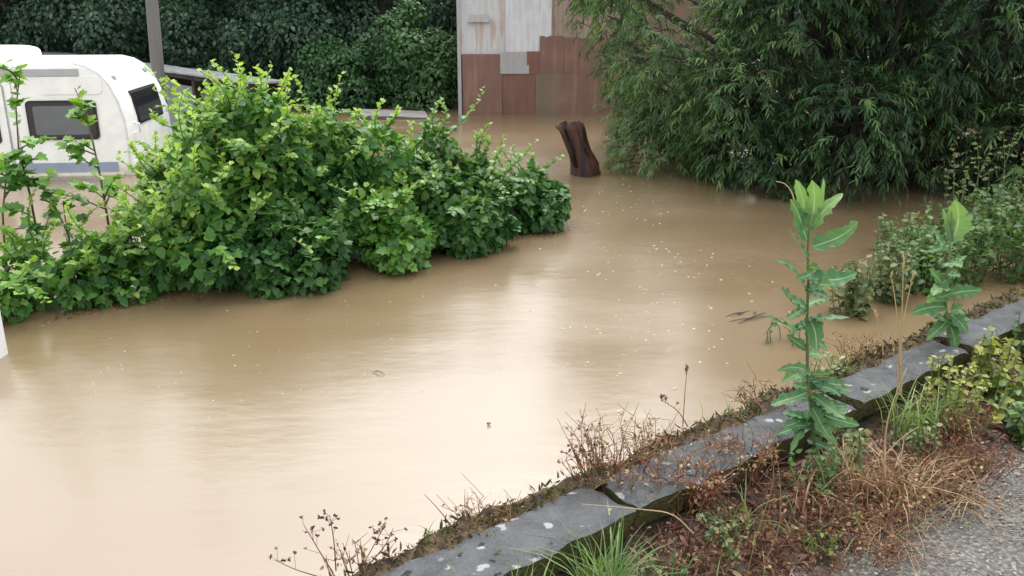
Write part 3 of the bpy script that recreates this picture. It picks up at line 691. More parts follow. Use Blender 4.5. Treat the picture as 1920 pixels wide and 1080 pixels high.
def make_shrub(name, label, c, rx, ry, h, nleaf, size, mat, nlump=18, shoots=10, nparts=60, tplmix=(LOBED, OVATE), rot=.62, cat='shrub', group='shrubs standing in the flood', tbias=0., shoot_h=.32, cl_max=.36, stems=7):
    c = np.array([c[0], c[1], 0.]); o = empty(name, tuple(c), label, cat, group)
    cs, sn_ = math.cos(rot), math.sin(rot); lumps = []
    for i in range(nlump):
        a_ = rng.random() * 2 * np.pi; rr = math.sqrt(rng.random()) * .8; x, y = rr * rx * math.cos(a_), rr * ry * math.sin(a_)
        top = h * (1 - .55 * rr * rr); r = rng.uniform(.6, 1.1) * cl_max * .8
        z = rng.uniform(.05, 1) ** .8 * max(top - r * .8, .05)
        lumps.append((c[0] + x * cs - y * sn_, c[1] + x * sn_ + y * cs, z, r))
    P, d = shell_points(lumps, nleaf)
    n = len(P)
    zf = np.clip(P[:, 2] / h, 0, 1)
    N = nrm(d * .55 + np.array([0, -.12, .65]) + rng.normal(0, .38, (n, 3)))
    D = nrm(d * .5 + np.array([0, 0, -.55]) + rng.normal(0, .45, (n, 3)))
    S = size * rng.uniform(.5, 1.25, n)
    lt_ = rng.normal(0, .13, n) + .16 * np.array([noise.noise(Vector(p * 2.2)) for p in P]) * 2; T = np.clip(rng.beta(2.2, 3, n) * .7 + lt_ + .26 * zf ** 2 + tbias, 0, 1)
    cam_ = np.array([0, 0, CAM_H]); dd = np.linalg.norm(P - cam_, axis=1) - .35 * P[:, 2]
    order = np.argsort(dd); part = np.zeros(n, bool); part[order[:nparts * 3]] = True; part &= rng.random(n) < .34
    leaf_objs(o, tplmix[0], name + 'A', mat, P[part], D[part], N[part], S[part], T[part])
    rest = ~part; sel = rng.random(n) < .55; a = Acc()
    put_leaves(a, tplmix[0], P[rest & sel] - c, D[rest & sel], N[rest & sel], S[rest & sel], T[rest & sel])
    put_leaves(a, tplmix[1], P[rest & ~sel] - c, D[rest & ~sel], N[rest & ~sel], S[rest & ~sel], T[rest & ~sel])
    # upright young shoots
    sa = Acc()
    tops = sorted(lumps, key=lambda l: -(l[2] + l[3]))[:max(4, nlump // 2)]
    for i in range(shoots):
        l = (tops if i % 3 else lumps)[rng.integers(len(tops))]; dv = nrm(np.array([rng.normal(0, .7), rng.normal(-.15, .6), 1.0]))
        b0 = np.array(l[:3]) + dv * l[3] * .6; e = b0 + dv * (shoot_h * rng.uniform(.35, 1.5) + l[3] * .35)
        Q = arc(b0, e, (rng.normal(0, .04), rng.normal(0, .04), .02), 6); tube(sa, Q - c, np.linspace(.006, .002, 6), 4)
        m_ = 13; t = np.linspace(.15, 1, m_); PP = np.stack([np.interp(t, np.linspace(0, 1, 6), Q[:, k]) for k in range(3)], 1)
        az = np.arange(m_) * 2.4 + rng.random() * 6; side = np.stack([np.cos(az), np.sin(az), .35 + .5 * t], 1)
        put_leaves(a, tplmix[0], PP - c, side + rng.normal(0, .2, (m_, 3)), nrm(np.array([0, -.25, 1.]) + rng.normal(0, .35, (m_, 3))), size * np.linspace(.95, .5, m_) * rng.uniform(.8, 1.2, m_), np.clip(.55 + .45 * t + tbias * .5 + rng.normal(0, .07, m_), 0, 1))
    # long arching shoots that break the outline and hang over the water
    for i in range(shoots // 3):
        l = lumps[rng.integers(nlump)]; az = rng.uniform(-2.9, -.2) if i % 2 else rng.uniform(0, 6.28); dv = np.array([math.cos(az), math.sin(az), rng.uniform(.1, .8)])
        b0 = np.array(l[:3]); e = b0 + dv * (l[3] + rng.uniform(.12, .34)); e[2] = max(e[2], .05)
        Q = arc(b0, e, (0, 0, rng.uniform(.04, .14)), 7); tube(sa, Q - c, np.linspace(.006, .002, 7), 4)
        m_ = 15; t = np.linspace(.35, 1, m_); PP = np.stack([np.interp(t, np.linspace(0, 1, 7), Q[:, k]) for k in range(3)], 1)
        sd_ = np.cross(dv, (0, 0, 1)); sd_ = sd_ / (np.linalg.norm(sd_) + 1e-6); sg = np.where(np.arange(m_) % 2, 1, -1)[:, None]
        put_leaves(a, tplmix[i % 2], PP - c, sg * sd_ + dv * .6 + np.array([0, 0, -.25]) + rng.normal(0, .25, (m_, 3)), nrm(np.array([0, -.2, 1.]) + rng.normal(0, .35, (m_, 3))), size * np.linspace(1, .5, m_) * rng.uniform(.75, 1.2, m_), np.clip(.4 + .4 * t + tbias * .5 + rng.normal(0, .1, m_), 0, 1))
    fo_ = link('foliage', a.mesh('foliage', mat), o); fo_['kind'] = 'stuff'
    for i in range(stems):
        l = lumps[rng.integers(nlump)]; b0 = np.array([c[0] + rng.normal(0, rx * .3), c[1] + rng.normal(0, ry * .3), -.15])
        ta = Acc(); tube(ta, arc(b0, l[:3], (rng.normal(0, .05), rng.normal(0, .05), .05), 7) - c, np.linspace(.016, .006, 7), 5)
        link('stem', ta.mesh('stem', M['twig']), o)
    if shoots: link('shoot_twigs', sa.mesh('shoot_twigs', M['stalk']), o)['kind'] = 'stuff'
    return o

G = 'shrubs standing in the flood'
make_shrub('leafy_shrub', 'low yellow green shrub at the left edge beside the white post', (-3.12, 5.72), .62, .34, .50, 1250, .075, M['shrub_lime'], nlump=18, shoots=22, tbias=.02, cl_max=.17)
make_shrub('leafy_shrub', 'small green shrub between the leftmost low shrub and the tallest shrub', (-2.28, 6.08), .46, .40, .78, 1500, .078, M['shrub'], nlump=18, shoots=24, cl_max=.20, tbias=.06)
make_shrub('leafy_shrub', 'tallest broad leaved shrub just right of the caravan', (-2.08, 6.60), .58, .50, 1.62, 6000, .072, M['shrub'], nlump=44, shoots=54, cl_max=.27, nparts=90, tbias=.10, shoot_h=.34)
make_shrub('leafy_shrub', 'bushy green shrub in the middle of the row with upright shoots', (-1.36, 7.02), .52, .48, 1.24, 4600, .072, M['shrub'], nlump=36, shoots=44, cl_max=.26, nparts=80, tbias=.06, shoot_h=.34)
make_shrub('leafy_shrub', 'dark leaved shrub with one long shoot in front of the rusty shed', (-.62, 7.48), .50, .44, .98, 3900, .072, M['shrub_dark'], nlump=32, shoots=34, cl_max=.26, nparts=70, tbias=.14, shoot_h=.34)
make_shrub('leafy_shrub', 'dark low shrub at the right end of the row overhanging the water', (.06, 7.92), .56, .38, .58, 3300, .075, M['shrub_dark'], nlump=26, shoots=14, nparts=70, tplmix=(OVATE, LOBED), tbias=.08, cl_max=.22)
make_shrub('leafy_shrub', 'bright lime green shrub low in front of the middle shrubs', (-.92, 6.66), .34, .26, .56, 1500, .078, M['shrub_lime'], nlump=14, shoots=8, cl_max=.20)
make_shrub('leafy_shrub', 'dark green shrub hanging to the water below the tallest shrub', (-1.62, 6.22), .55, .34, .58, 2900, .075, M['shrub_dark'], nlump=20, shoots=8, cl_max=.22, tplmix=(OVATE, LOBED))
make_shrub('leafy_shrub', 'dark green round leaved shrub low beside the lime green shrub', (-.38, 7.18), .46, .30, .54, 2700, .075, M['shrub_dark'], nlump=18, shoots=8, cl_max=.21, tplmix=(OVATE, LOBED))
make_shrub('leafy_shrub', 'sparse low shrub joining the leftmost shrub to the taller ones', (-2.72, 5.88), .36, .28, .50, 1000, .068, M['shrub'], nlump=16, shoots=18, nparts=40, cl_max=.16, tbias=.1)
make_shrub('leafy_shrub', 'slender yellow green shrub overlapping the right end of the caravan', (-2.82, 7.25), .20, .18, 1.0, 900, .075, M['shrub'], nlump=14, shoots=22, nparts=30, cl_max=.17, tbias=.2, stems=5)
make_shrub('dead_shrub', 'reddish brown withered shrub behind the tall green shrub', (-2.1, 7.75), .32, .28, .88, 700, .07, M['shrub_brown'], nlump=12, shoots=6, nparts=20, cl_max=.2, shoot_h=.2)

def make_sapling(label, basep, pts, nleaf, size, mat, tb=.45):
    c = np.array(basep, float); o = empty('sapling', tuple(c), label, 'sapling', 'thin saplings before the caravan')
    Q = np.array(pts, float); sa = Acc(); n = len(Q)
    tube(sa, Q - c, np.linspace(.011, .003, n), 5)
    tt = np.linspace(0, 1, n); PP = []; DD = []; TT = []
    for i in range(9):
        t = rng.uniform(.25, .98); b0 = np.array([np.interp(t, tt, Q[:, k]) for k in range(3)])
        az = rng.random() * 6.28; e = b0 + np.array([math.cos(az), math.sin(az) * .7, rng.uniform(.1, .8)]) * rng.uniform(.16, .42) * (1.3 - t)
        B = arc(b0, e, (0, 0, .02), 5); tube(sa, B - c, np.linspace(.006, .0025, 5), 4)
        for k in range(nleaf // 9):
            u = rng.uniform(.25, 1); p = b0 + (e - b0) * u + np.array([0, 0, .02]); a2 = rng.random() * 6.28
            PP.append(p); DD.append((math.cos(a2), math.sin(a2), rng.uniform(-.6, .5))); TT.append(tb + .35 * t + rng.normal(0, .12))
    for k in range(8):
        t = rng.uniform(.7, 1); PP.append(np.array([np.interp(t, tt, Q[:, q]) for q in range(3)])); a2 = rng.random() * 6.28
        DD.append((math.cos(a2), math.sin(a2), .5)); TT.append(.8 + rng.normal(0, .1))
    k = len(PP); N = nrm(np.array([0, -.3, 1.]) + rng.normal(0, .45, (k, 3)))
    leaf_objs(o, LOBED, 'sap', mat, np.array(PP), np.array(DD), N, size * rng.uniform(.7, 1.2, k), np.array(TT))
    link('stem', sa.mesh('stem', M['twig']), o)
def pxline(l, Y): return [tuple(at(x, y, Y=Y)) for x, y in l]
make_sapling('thin sapling crossing the left part of the caravan beside its door', at(75, 520, Y=6.0), pxline([(75, 545), (70, 440), (55, 360), (35, 280), (30, 200), (40, 120)], 6.0), 84, .085, M['shrub_lime'])
make_sapling('thin sapling with sparse leaves in front of the caravan window', at(205, 520, Y=6.1), pxline([(205, 540), (205, 430), (190, 340), (175, 270), (160, 210), (140, 165)], 6.1), 96, .085, M['shrub_lime'])
make_sapling('short leafy sapling at the far left edge below the caravan door', at(10, 560, Y=5.9), pxline([(12, 580), (10, 480), (5, 400), (12, 330), (8, 290)], 5.9), 80, .085, M['shrub'], .3)
make_sapling('crooked dark twigged sapling over the brown water left of the shrubs', at(140, 560, Y=5.95), pxline([(140, 580), (138, 500), (128, 440), (100, 380), (60, 330)], 5.95), 48, .08, M['shrub'], .25)

def make_tree(label, c, rx, ry, h, nleaf, size, mat, nlump, lumpr, trunk=.16, name='tree', group='trees behind the flood', zlow=.2, tbias=0.):
    c = np.array([c[0], c[1], 0.]); o = empty(name, tuple(c), label, 'tree', group); lumps = []
    for i in range(nlump):
        a_ = rng.random() * 6.283; rr = math.sqrt(rng.random()); z = zlow + (h - zlow) * rng.random() ** 1.25
        prof_ = math.sqrt(max(.1, 1 - ((z / h) * 1.02 - .25) ** 2)); r = lumpr * rng.uniform(.65, 1.2)
        lumps.append((c[0] + rr * rx * .85 * prof_ * math.cos(a_), c[1] + rr * ry * .85 * prof_ * math.sin(a_), max(z, r * .3), r))
    a = Acc(); P, d = shell_points(lumps, nleaf, inner=.35); n = len(P)
    up = P[:, 2] > 3.0; keep = ~up | (rng.random(n) < .4); P, d, up = P[keep], d[keep], up[keep]; n = len(P)
    N = nrm(d * .6 + np.array([0, -.1, .6]) + rng.normal(0, .4, (n, 3))); D = nrm(d * .5 + np.array([0, 0, -.7]) + rng.normal(0, .45, (n, 3)))
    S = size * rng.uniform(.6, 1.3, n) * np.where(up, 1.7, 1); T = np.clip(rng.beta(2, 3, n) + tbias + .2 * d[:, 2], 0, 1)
    put_leaves(a, DIAMOND, P - c, D, N, S, T)
    cr_ = link('crown', a.mesh('crown', mat), o)
    t = Acc(); tube(t, arc((0, 0, -.8), (rng.normal(0, .2), rng.normal(0, .2), h * .8), (.1, 0, 0), 8), np.linspace(trunk, trunk * .25, 8), 10)
    for i in range(9):
        l = lumps[rng.integers(nlump)]; z = rng.uniform(.15, .7) * l[2]; tube(t, arc((0, 0, z), np.array(l[:3]) - c, (0, 0, .15), 6), np.linspace(trunk * .4, trunk * .1, 6), 6)
    link('trunk', t.mesh('trunk', M['bark']), o)
    return o
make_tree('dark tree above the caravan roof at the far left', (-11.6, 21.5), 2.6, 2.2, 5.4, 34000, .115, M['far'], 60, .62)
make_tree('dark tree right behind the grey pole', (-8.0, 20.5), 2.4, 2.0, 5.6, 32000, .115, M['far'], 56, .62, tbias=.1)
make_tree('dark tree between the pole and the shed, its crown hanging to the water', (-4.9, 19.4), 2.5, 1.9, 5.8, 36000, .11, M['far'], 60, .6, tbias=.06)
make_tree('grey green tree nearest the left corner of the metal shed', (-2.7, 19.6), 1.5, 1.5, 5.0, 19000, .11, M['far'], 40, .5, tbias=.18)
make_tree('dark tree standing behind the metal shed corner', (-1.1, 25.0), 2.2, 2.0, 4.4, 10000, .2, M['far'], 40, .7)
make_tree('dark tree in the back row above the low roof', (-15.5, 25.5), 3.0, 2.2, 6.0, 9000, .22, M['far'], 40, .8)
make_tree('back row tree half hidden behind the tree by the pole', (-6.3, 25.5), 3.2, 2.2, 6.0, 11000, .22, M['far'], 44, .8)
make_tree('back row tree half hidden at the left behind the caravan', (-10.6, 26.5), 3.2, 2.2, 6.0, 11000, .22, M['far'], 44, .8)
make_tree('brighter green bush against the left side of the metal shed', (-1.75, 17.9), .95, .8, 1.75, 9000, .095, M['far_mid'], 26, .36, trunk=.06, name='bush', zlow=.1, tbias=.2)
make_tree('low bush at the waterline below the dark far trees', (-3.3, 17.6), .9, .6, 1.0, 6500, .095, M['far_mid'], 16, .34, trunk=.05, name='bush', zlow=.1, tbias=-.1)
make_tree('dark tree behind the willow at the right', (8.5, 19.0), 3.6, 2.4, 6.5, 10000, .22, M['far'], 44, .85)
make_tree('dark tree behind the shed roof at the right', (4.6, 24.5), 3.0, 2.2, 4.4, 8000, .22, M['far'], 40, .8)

a = Acc(); n = 26000
P = np.stack([rng.uniform(-34, 34, n), rng.uniform(31, 33.5, n), rng.random(n) ** .9 * 4.6], 1); P[:, 2] *= .8 + .2 * np.sin(P[:, 0] * .7 + np.sin(P[:, 0] * .31) * 2)
put_leaves(a, DIAMOND, P, rng.normal(0, 1, (n, 3)) + (0, 0, -.5), rng.normal(0, .6, (n, 3)) + (0, -.7, .6), rng.uniform(.3, .6, n), np.clip(rng.beta(2, 3.5, n), 0, 1))
tag(link('far_wood', a.mesh('far_wood', M['far'])), 'dark mass of woodland far behind the flood', 'woodland', kind='stuff')
# big willow on the right
def make_willow(label, c, lumps, nspray, leaf, seed_dir=None, nlow=1.0):
    c = np.array([c[0], c[1], 0.]); o = empty('willow_tree', tuple(c), label, 'tree')
    L = np.array(lumps); a = Acc(); tw = Acc()
    P, d = shell_points(lumps, nspray, upbias=.35, inner=.32); n = len(P)
    cam_ = np.array([0, 0, CAM_H]); tocam = nrm(cam_ - P); facing = (d * tocam).sum(1)
    keep = (facing > -.35) | (rng.random(n) < .35)
    P, d = P[keep], d[keep]; n = len(P)
    high = P[:, 2] > 2.7; keep = ~high | (rng.random(n) < .45); P, d, high = P[keep], d[keep], high[keep]; n = len(P)
    # each spray: a drooping twig with paired narrow leaves
    m_ = 10
    out = d.copy(); out[:, 2] = out[:, 2] * .5; out = nrm(out + rng.normal(0, .3, (n, 3)))
    ln = rng.uniform(.10, .28, n) * np.where(high, 1.6, 1)
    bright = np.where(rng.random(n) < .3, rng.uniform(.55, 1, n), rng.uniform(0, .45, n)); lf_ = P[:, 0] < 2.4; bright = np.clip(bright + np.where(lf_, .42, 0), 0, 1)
    for i in range(m_):
        t = .12 + .88 * i / (m_ - 1)
        X = P + out * (ln * t)[:, None] + np.array([0, 0, 1.])[None] * (ln * (.2 * t - .45 * t * t))[:, None]
        T = nrm(out + np.array([0, 0, 1.]) * (.2 - .9 * t))
        side = nrm(np.cross(T, np.array([0, 0, 1.])) + 1e-4) * (1 if i % 2 else -1)
        D = nrm(T * .75 + side * .65 * (1.1 - .5 * t) + np.array([0, 0, -.30]) + rng.normal(0, .26, (n, 3)))
        N = nrm(np.array([0, 0, 1.]) + d * .5 + rng.normal(0, .3, (n, 3)))
        put_leaves(a, LANCE, X - c, D, N, leaf * rng.uniform(.7, 1.2, n) * np.where(high, 1.5, 1), np.clip(bright * .8 + .1 + rng.normal(0, .1, n), 0, 1))
    sel = rng.random(n) < .35
    for i in np.nonzero(sel & ~high)[0]:
        Q = np.array([P[i] - out[i] * .15, P[i], P[i] + out[i] * ln[i] * .5 + (0, 0, -.1 * ln[i]), P[i] + out[i] * ln[i] + (0, 0, -.5 * ln[i])])
        tube(tw, Q - c, [.006, .005, .004, .002], 4, cap=False)
    link('crown', a.mesh('crown', M['willow']), o)
    for i in range(len(L)):
        if i % 2: continue
        b0 = np.array([rng.normal(0, .35), rng.normal(0, .3), -.3]); tube(tw, arc(b0, L[i, :3] - c, (0, 0, .4), 8, .03), np.linspace(.06, .012, 8), 6)
    link('branches', tw.mesh('branches', M['bark']), o)['kind'] = 'stuff'
    for i in range(6):
        t = Acc(); e = np.array([rng.normal(0, 1.0), rng.normal(0, .7), rng.uniform(3, 5)]); tube(t, arc((rng.normal(0, .2), rng.normal(0, .2), -.6), e, (0, 0, .3), 8, .03), np.linspace(.11, .03, 8), 10)
        link('trunk', t.mesh('trunk', M['bark']), o)
    return o
lumps = []
wr = np.random.default_rng(21)
# crown: low front skirt from the stump across to the right edge, rising behind
for i in range(150):
    px = wr.uniform(1090, 2150); tpos = (px - 1090) / 1060
    fy = 10.45 - 2.15 * min(1, tpos / .45) + .2 * max(0, tpos - .45)      # front of the skirt comes nearer to the right
    z = wr.random() ** 1.5 * 5.2; back = wr.random() ** 1.3 * 2.6
    bulge = .0 if z < 2.6 else (z - 2.6) * .35
    Yc = fy + .55 + back + bulge; r = wr.uniform(.30, .62)
    X = (px - 960) / 1663 * (Yc * 1.0)
    left = (at(1040, 330, Y=Yc).x + (.62 if z < .9 else .05)) + r * .8
    if X - left < 0: X = left + wr.random() * .5
    lumps.append((X, Yc, max(z, .12), r))
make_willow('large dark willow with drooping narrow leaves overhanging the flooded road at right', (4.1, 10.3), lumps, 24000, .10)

# ------------------------------------------------------------------ TALL PLANTS ON THE KERB
def ribbon_leaf(base, tip, width, droop=.0, twist=0., nseg=15, prof=None, curl=0.):
    """one strap-shaped leaf with a raised midrib line; returns verts, faces, across"""
    b = np.array(base, float); e = np.array(tip, float); ax = e - b; Ln = np.linalg.norm(ax)
    view = nrm(np.array([0, 0, CAM_H]) - b); up = np.array([0, 0, 1.])
    nor = nrm(view * .75 + up * .65 + twist * np.cross(nrm(ax), up)); wd = nrm(np.cross(nrm(ax), nor)); nor = np.cross(wd, nrm(ax))
    V = []; A = []; F = []
    for i in range(nseg + 1):
        t = i / nseg
        w = width * .5 * (math.sin(math.pi * min(1, t ** .75 * .93 + .05)) ** .75 + .10) if prof is None else width * .5 * prof(t)
        if i == nseg: w = width * .04
        w *= 1 + .16 * math.sin(i * 1.1 + Ln * 70) * (t > .1); wl_, wr_ = w * (1 + random.uniform(-.22, .16)), w * (1 + random.uniform(-.22, .16)); side_bend = wd * width * .35 * math.sin(t * 2.4 + Ln * 40) * t
        c = b + ax * t + up * (-droop * Ln * t * t + droop * Ln * t * .6) + nor * curl * Ln * math.sin(t * 3.1) + side_bend
        rf = .22 + .25 * math.sin(i * 1.7 + Ln * 90); V += [c - wd * wl_ + nor * rf * w, c - wd * w * .5 + nor * .07 * w, c, c + wd * w * .5 + nor * .07 * w, c + wd * wr_ + nor * (.44 - rf) * w]; A += [-1, -.5, 0, .5, 1]
    for i in range(nseg):
        for q in range(4): F.append((i * 5 + q, i * 5 + q + 1, i * 5 + 6 + q, i * 5 + 5 + q))
    return np.array(V), np.array(F), np.array(A)
def lettuce(label, basepx, stempx, Y0, Y1, leaves, scale=1.0):
    b0 = np.array(at(*basepx, Y=Y0)); o = empty('wild_lettuce', tuple(b0), label, 'plant', 'tall wild lettuce plants on the kerb')
    k = len(stempx); Q = np.array([at(x, y, Y=Y0 + (Y1 - Y0) * i / (k - 1)) for i, (x, y) in enumerate(stempx)])
    a = Acc(); tube(a, Q - b0, np.linspace(.0075, .0035, k), 8); link('stem', a.mesh('stem', M['stalk']), o)
    ys = [p[1] for p in stempx]
    for (bx, by, tx, ty, w, tint, dy, dr) in leaves:
        f = np.interp(-by, [-y for y in ys], np.linspace(0, 1, k)) if ys[0] > ys[-1] else 0
        Yl = Y0 + (Y1 - Y0) * f; b = np.array(at(bx, by, Y=Yl)); e = np.array(at(tx, ty, Y=Yl + dy)); mpp = Yl * 1.04 / FPX
        V, F, A = ribbon_leaf(b, e, w * mpp * .98, dr, rng.normal(0, .5), curl=rng.normal(0, .07)); ac = Acc(); ac.add(V - b0, F, np.clip(tint + rng.normal(0, .07, len(V)) + .18 * np.repeat(np.linspace(-.5, .6, len(V) // 5), 5), 0, 1), A)
        link('leaf', ac.mesh('leaf', M['lettuce']), o)
    return o
def low_leaves(x0, y0, y1, n, spread, r):
    out = []
    for i in range(n):
        y = r.uniform(y0, y1); s = r.choice([-1, 1]); ln = r.uniform(.45, 1) * spread
        out.append((x0 + r.normal(0, 4), y, x0 + s * ln, y + r.uniform(-.35, .55) * ln, r.uniform(15, 26), r.uniform(.15, .75), r.uniform(-.12, .12), r.uniform(0, .25)))
    return out
r1 = np.random.default_rng(3)
LT = [(1513, 432, 1495, 336, 26, .95, .02, 0), (1518, 432, 1526, 338, 30, .9, -.02, 0), (1520, 428, 1545, 334, 12, .9, .05, 0), (1521, 430, 1576, 360, 26, .9, 0, 0),
      (1513, 450, 1484, 372, 28, .55, -.04, 0), (1524, 463, 1609, 412, 34, .55, -.05, .1), (1515, 484, 1480, 432, 28, .45, -.05, 0), (1509, 541, 1450, 477, 30, .35, -.06, .1),
      (1519, 522, 1604, 508, 38, .4, -.03, -.15), (1517, 538, 1562, 528, 30, .6, -.1, 0), (1513, 578, 1468, 546, 36, .35, -.08, 0), (1516, 600, 1592, 592, 26, .35, -.04, 0), (1506, 617, 1436, 596, 38, .3, -.07, -.1),
      (1518, 600, 1542, 652, 32, .45, -.12, 0), (1512, 575, 1545, 560, 24, .4, .1, 0), (1512, 655, 1474, 628, 18, .3, 0, 0), (1515, 690, 1472, 720, 30, .7, -.06, .1), (1516, 700, 1560, 700, 26, .5, .05, .1),
      (1515, 735, 1450, 762, 28, .45, -.05, .1), (1520, 740, 1588, 778, 30, .6, -.06, .1), (1520, 760, 1570, 830, 26, .55, -.08, .1), (1515, 770, 1482, 850, 22, .6, -.06, 0), (1525, 770, 1610, 800, 28, .45, 0, .1), (1520, 720, 1600, 735, 24, .4, .06, .1), (1517, 780, 1470, 800, 26, .4, .03, .1)]
lettuce('tallest wild lettuce with pale ribbed leaves rooted at the kerb wall', (1530, 850), [(1530, 855), (1523, 790), (1514, 700), (1513, 600), (1516, 520), (1514, 470), (1519, 425)], 3.12, 3.02, LT + low_leaves(1522, 690, 830, 20, 72, r1) + low_leaves(1514, 470, 690, 11, 48, r1))
# dry curled tip on the tallest plant's topmost left leaf is a withered flower stalk
LT2 = [(1782, 455, 1778, 392, 14, .9, 0, 0), (1786, 450, 1800, 376, 38, .95, .0, 0), (1784, 455, 1766, 392, 12, .7, .03, 0), (1788, 455, 1815, 400, 22, .8, .05, 0), (1778, 470, 1748, 432, 22, .5, 0, 0), (1785, 500, 1815, 480, 20, .5, .0, 0),
       (1778, 540, 1742, 508, 22, .45, -.04, 0), (1782, 552, 1838, 535, 26, .4, -.04, 0), (1775, 575, 1706, 583, 24, .4, -.03, 0), (1778, 560, 1752, 540, 20, .55, .03, 0), (1780, 590, 1820, 620, 22, .5, -.04, .1), (1776, 600, 1745, 640, 24, .55, -.04, .1), (1780, 610, 1800, 655, 22, .55, -.04, .1)]
lettuce('shorter wild lettuce right of the tallest one, behind the straw stalks', (1780, 650), [(1780, 655), (1776, 600), (1772, 550), (1778, 500), (1784, 445)], 4.12, 4.1, LT2 + low_leaves(1778, 450, 640, 16, 42, r1))

# weeds in the shallow water between kerb and willow
def make_weed(label, p, h, w, nst, size, mat, tpl=OVATE2, name='weed', group='weeds by the flooded kerb', heads=False, tb=0., lean=0., dens=16):
    p = np.array(p, float); o = empty(name, tuple(p), label, 'weed', group); a = Acc(); s_ = Acc()
    for i in range(nst):
        az = rng.random() * 6.283; rr = math.sqrt(rng.random()) * w; b0 = np.array([math.cos(az) * rr * .5, math.sin(az) * rr * .5, -.12])
        e = np.array([math.cos(az) * rr + lean, math.sin(az) * rr, h * rng.uniform(.6, 1.05)]); Q = arc(b0, e, (rng.normal(0, .03), rng.normal(0, .03), .03), 6)
        tube(s_, Q, np.linspace(.005, .002, 6), 4, cap=False)
        n = dens; t = rng.uniform(.2, 1, n); P = np.stack([np.interp(t, np.linspace(0, 1, 6), Q[:, k]) for k in range(3)], 1); a2 = rng.random(n) * 6.283
        D = np.stack([np.cos(a2), np.sin(a2), rng.uniform(-.5, .8, n)], 1); N = nrm(np.array([0, -.2, 1.]) + rng.normal(0, .5, (n, 3)))
        put_leaves(a, tpl, P, D, N, size * rng.uniform(.5, 1.2, n) * (1.1 - .5 * t), np.clip(rng.beta(2, 2.5, n) + tb + .15 * t, 0, 1))
        if heads:
            for k in range(6):
                q = Q[-1] - np.array([0, 0, .04 * k]) + rng.normal(0, .02, 3); m_ = 7; a3 = rng.random(m_) * 6.28
                put_leaves(a, OVATE, np.repeat(q[None], m_, 0), np.stack([np.cos(a3), np.sin(a3), rng.uniform(0, 1, m_)], 1), rng.normal(0, 1, (m_, 3)), .022, np.clip(rng.normal(.9, .1, m_), 0, 1))
    lf = link('leaves', a.mesh('leaves', mat), o); lf['kind'] = 'stuff'
    link('stems', s_.mesh('stems', M['stalk']), o)['kind'] = 'stuff'
    return o
make_weed('dull olive weed standing in the water right behind the tallest lettuce', at(1600, 585, z=0), .38, .18, 22, 0.079, M['weed'])
make_weed('dull olive weed in the water between the two lettuce plants', at(1655, 560, z=0), .42, .2, 24, 0.079, M['weed'], tb=-.05)
make_weed('green weed at the waterline left of the shorter lettuce', at(1700, 520, z=0), .42, .26, 26, 0.084, M['weed_green'])
make_weed('green weed spreading behind the shorter lettuce', at(1790, 520, z=0), .45, .3, 28, 0.089, M['weed_green'], tb=.1)
make_weed('dense green weed at the right edge above the farthest coping stone', at(1890, 520, z=0), .62, .34, 34, 0.095, M['weed_green'], tb=.05)
make_weed('leafy weed at the right edge under the willow', at(1880, 450, z=0), .55, .4, 34, 0.095, M['weed_green'], tb=0.)
make_weed('tall weed with pale seed heads under the willow branches', at(1800, 455, z=0), .82, .2, 7, .06, M['weed'], heads=True, dens=9)
make_weed('tall seeding weed nearest the right edge of the water', at(1885, 470, z=0), .92, .25, 9, .06, M['weed'], heads=True, dens=9)
make_weed('grassy green weed in the water behind the straw stalks', at(1735, 545, z=0), .40, .24, 26, .075, M['weed_green'], tb=.1)
make_weed('pale olive weed in the shallows left of the shorter lettuce top', at(1690, 480, z=0), .34, .26, 26, .08, M['weed'], tb=.05)
make_weed('tangled green weed beyond the shorter lettuce under the willow edge', at(1780, 470, z=0), .45, .3, 30, .085, M['weed_green'], tb=.05)
make_weed('small half drowned weed under the tallest lettuce leaves', at(1470, 640, z=0), .16, .10, 7, .05, M['weed'], tb=-.2, dens=8)
make_weed('sprawling weed on the bank behind the tallest lettuce', wl(3.42, -2.06, .18), .24, .12, 16, .05, M['weed'], tb=.25, dens=12)
make_weed('yellowing weed in front of the far coping stones at right', wl(3.75, -1.62, .2), .28, .16, 22, .05, M['yellow'], tpl=OVATE2, dens=16)
make_weed('yellow green weed hanging at the right edge near the road', wl(4.15, -1.58, .2), .32, .18, 26, .065, M['yellow'], tpl=OVATE, tb=-.12, dens=12)
make_weed('bright green weed at the foot of the wall by the road edge', wl(4.0, -1.42, .12), .20, .15, 20, .085, M['weed_green'], tb=.25, dens=12)
make_weed('dark green weed at the far end of the wall by the right edge', wl(4.75, -1.66, .15), .30, .2, 26, .08, M['weed_green'], tb=-.2)

# grasses
def blades(acc, base, n, h, spread, w, bend, tb=.5, r=None, lean=(0, 0)):
    r = r or rng; t = np.linspace(0, 1, 6)
    for i in range(n):
        az = r.random() * 6.283; L_ = h * r.uniform(.5, 1.15); b = np.array(base) + np.array([r.normal(0, spread), r.normal(0, spread), 0]); o_ = np.array([math.cos(az) + lean[0], math.sin(az) + lean[1], 0]) * bend * r.uniform(.3, 1.4) * L_
        C = b + np.outer(t, [0, 0, L_]) + np.outer(t ** 2, o_) + np.outer(t ** 3, [0, 0, -.55 * np.linalg.norm(o_)]); wd = nrm(np.cross(o_ + 1e-5, [0, 0, 1])); ww = w * r.uniform(.6, 1.2) * np.array([.7, 1, 1, .8, .5, .06])
        V = np.concatenate([C - wd * ww[:, None] / 2, C + wd * ww[:, None] / 2]); F = [(k, k + 6, k + 7, k + 1) for k in range(5)]; acc.add(V, F, np.clip(tb + r.normal(0, .2), 0, 1))
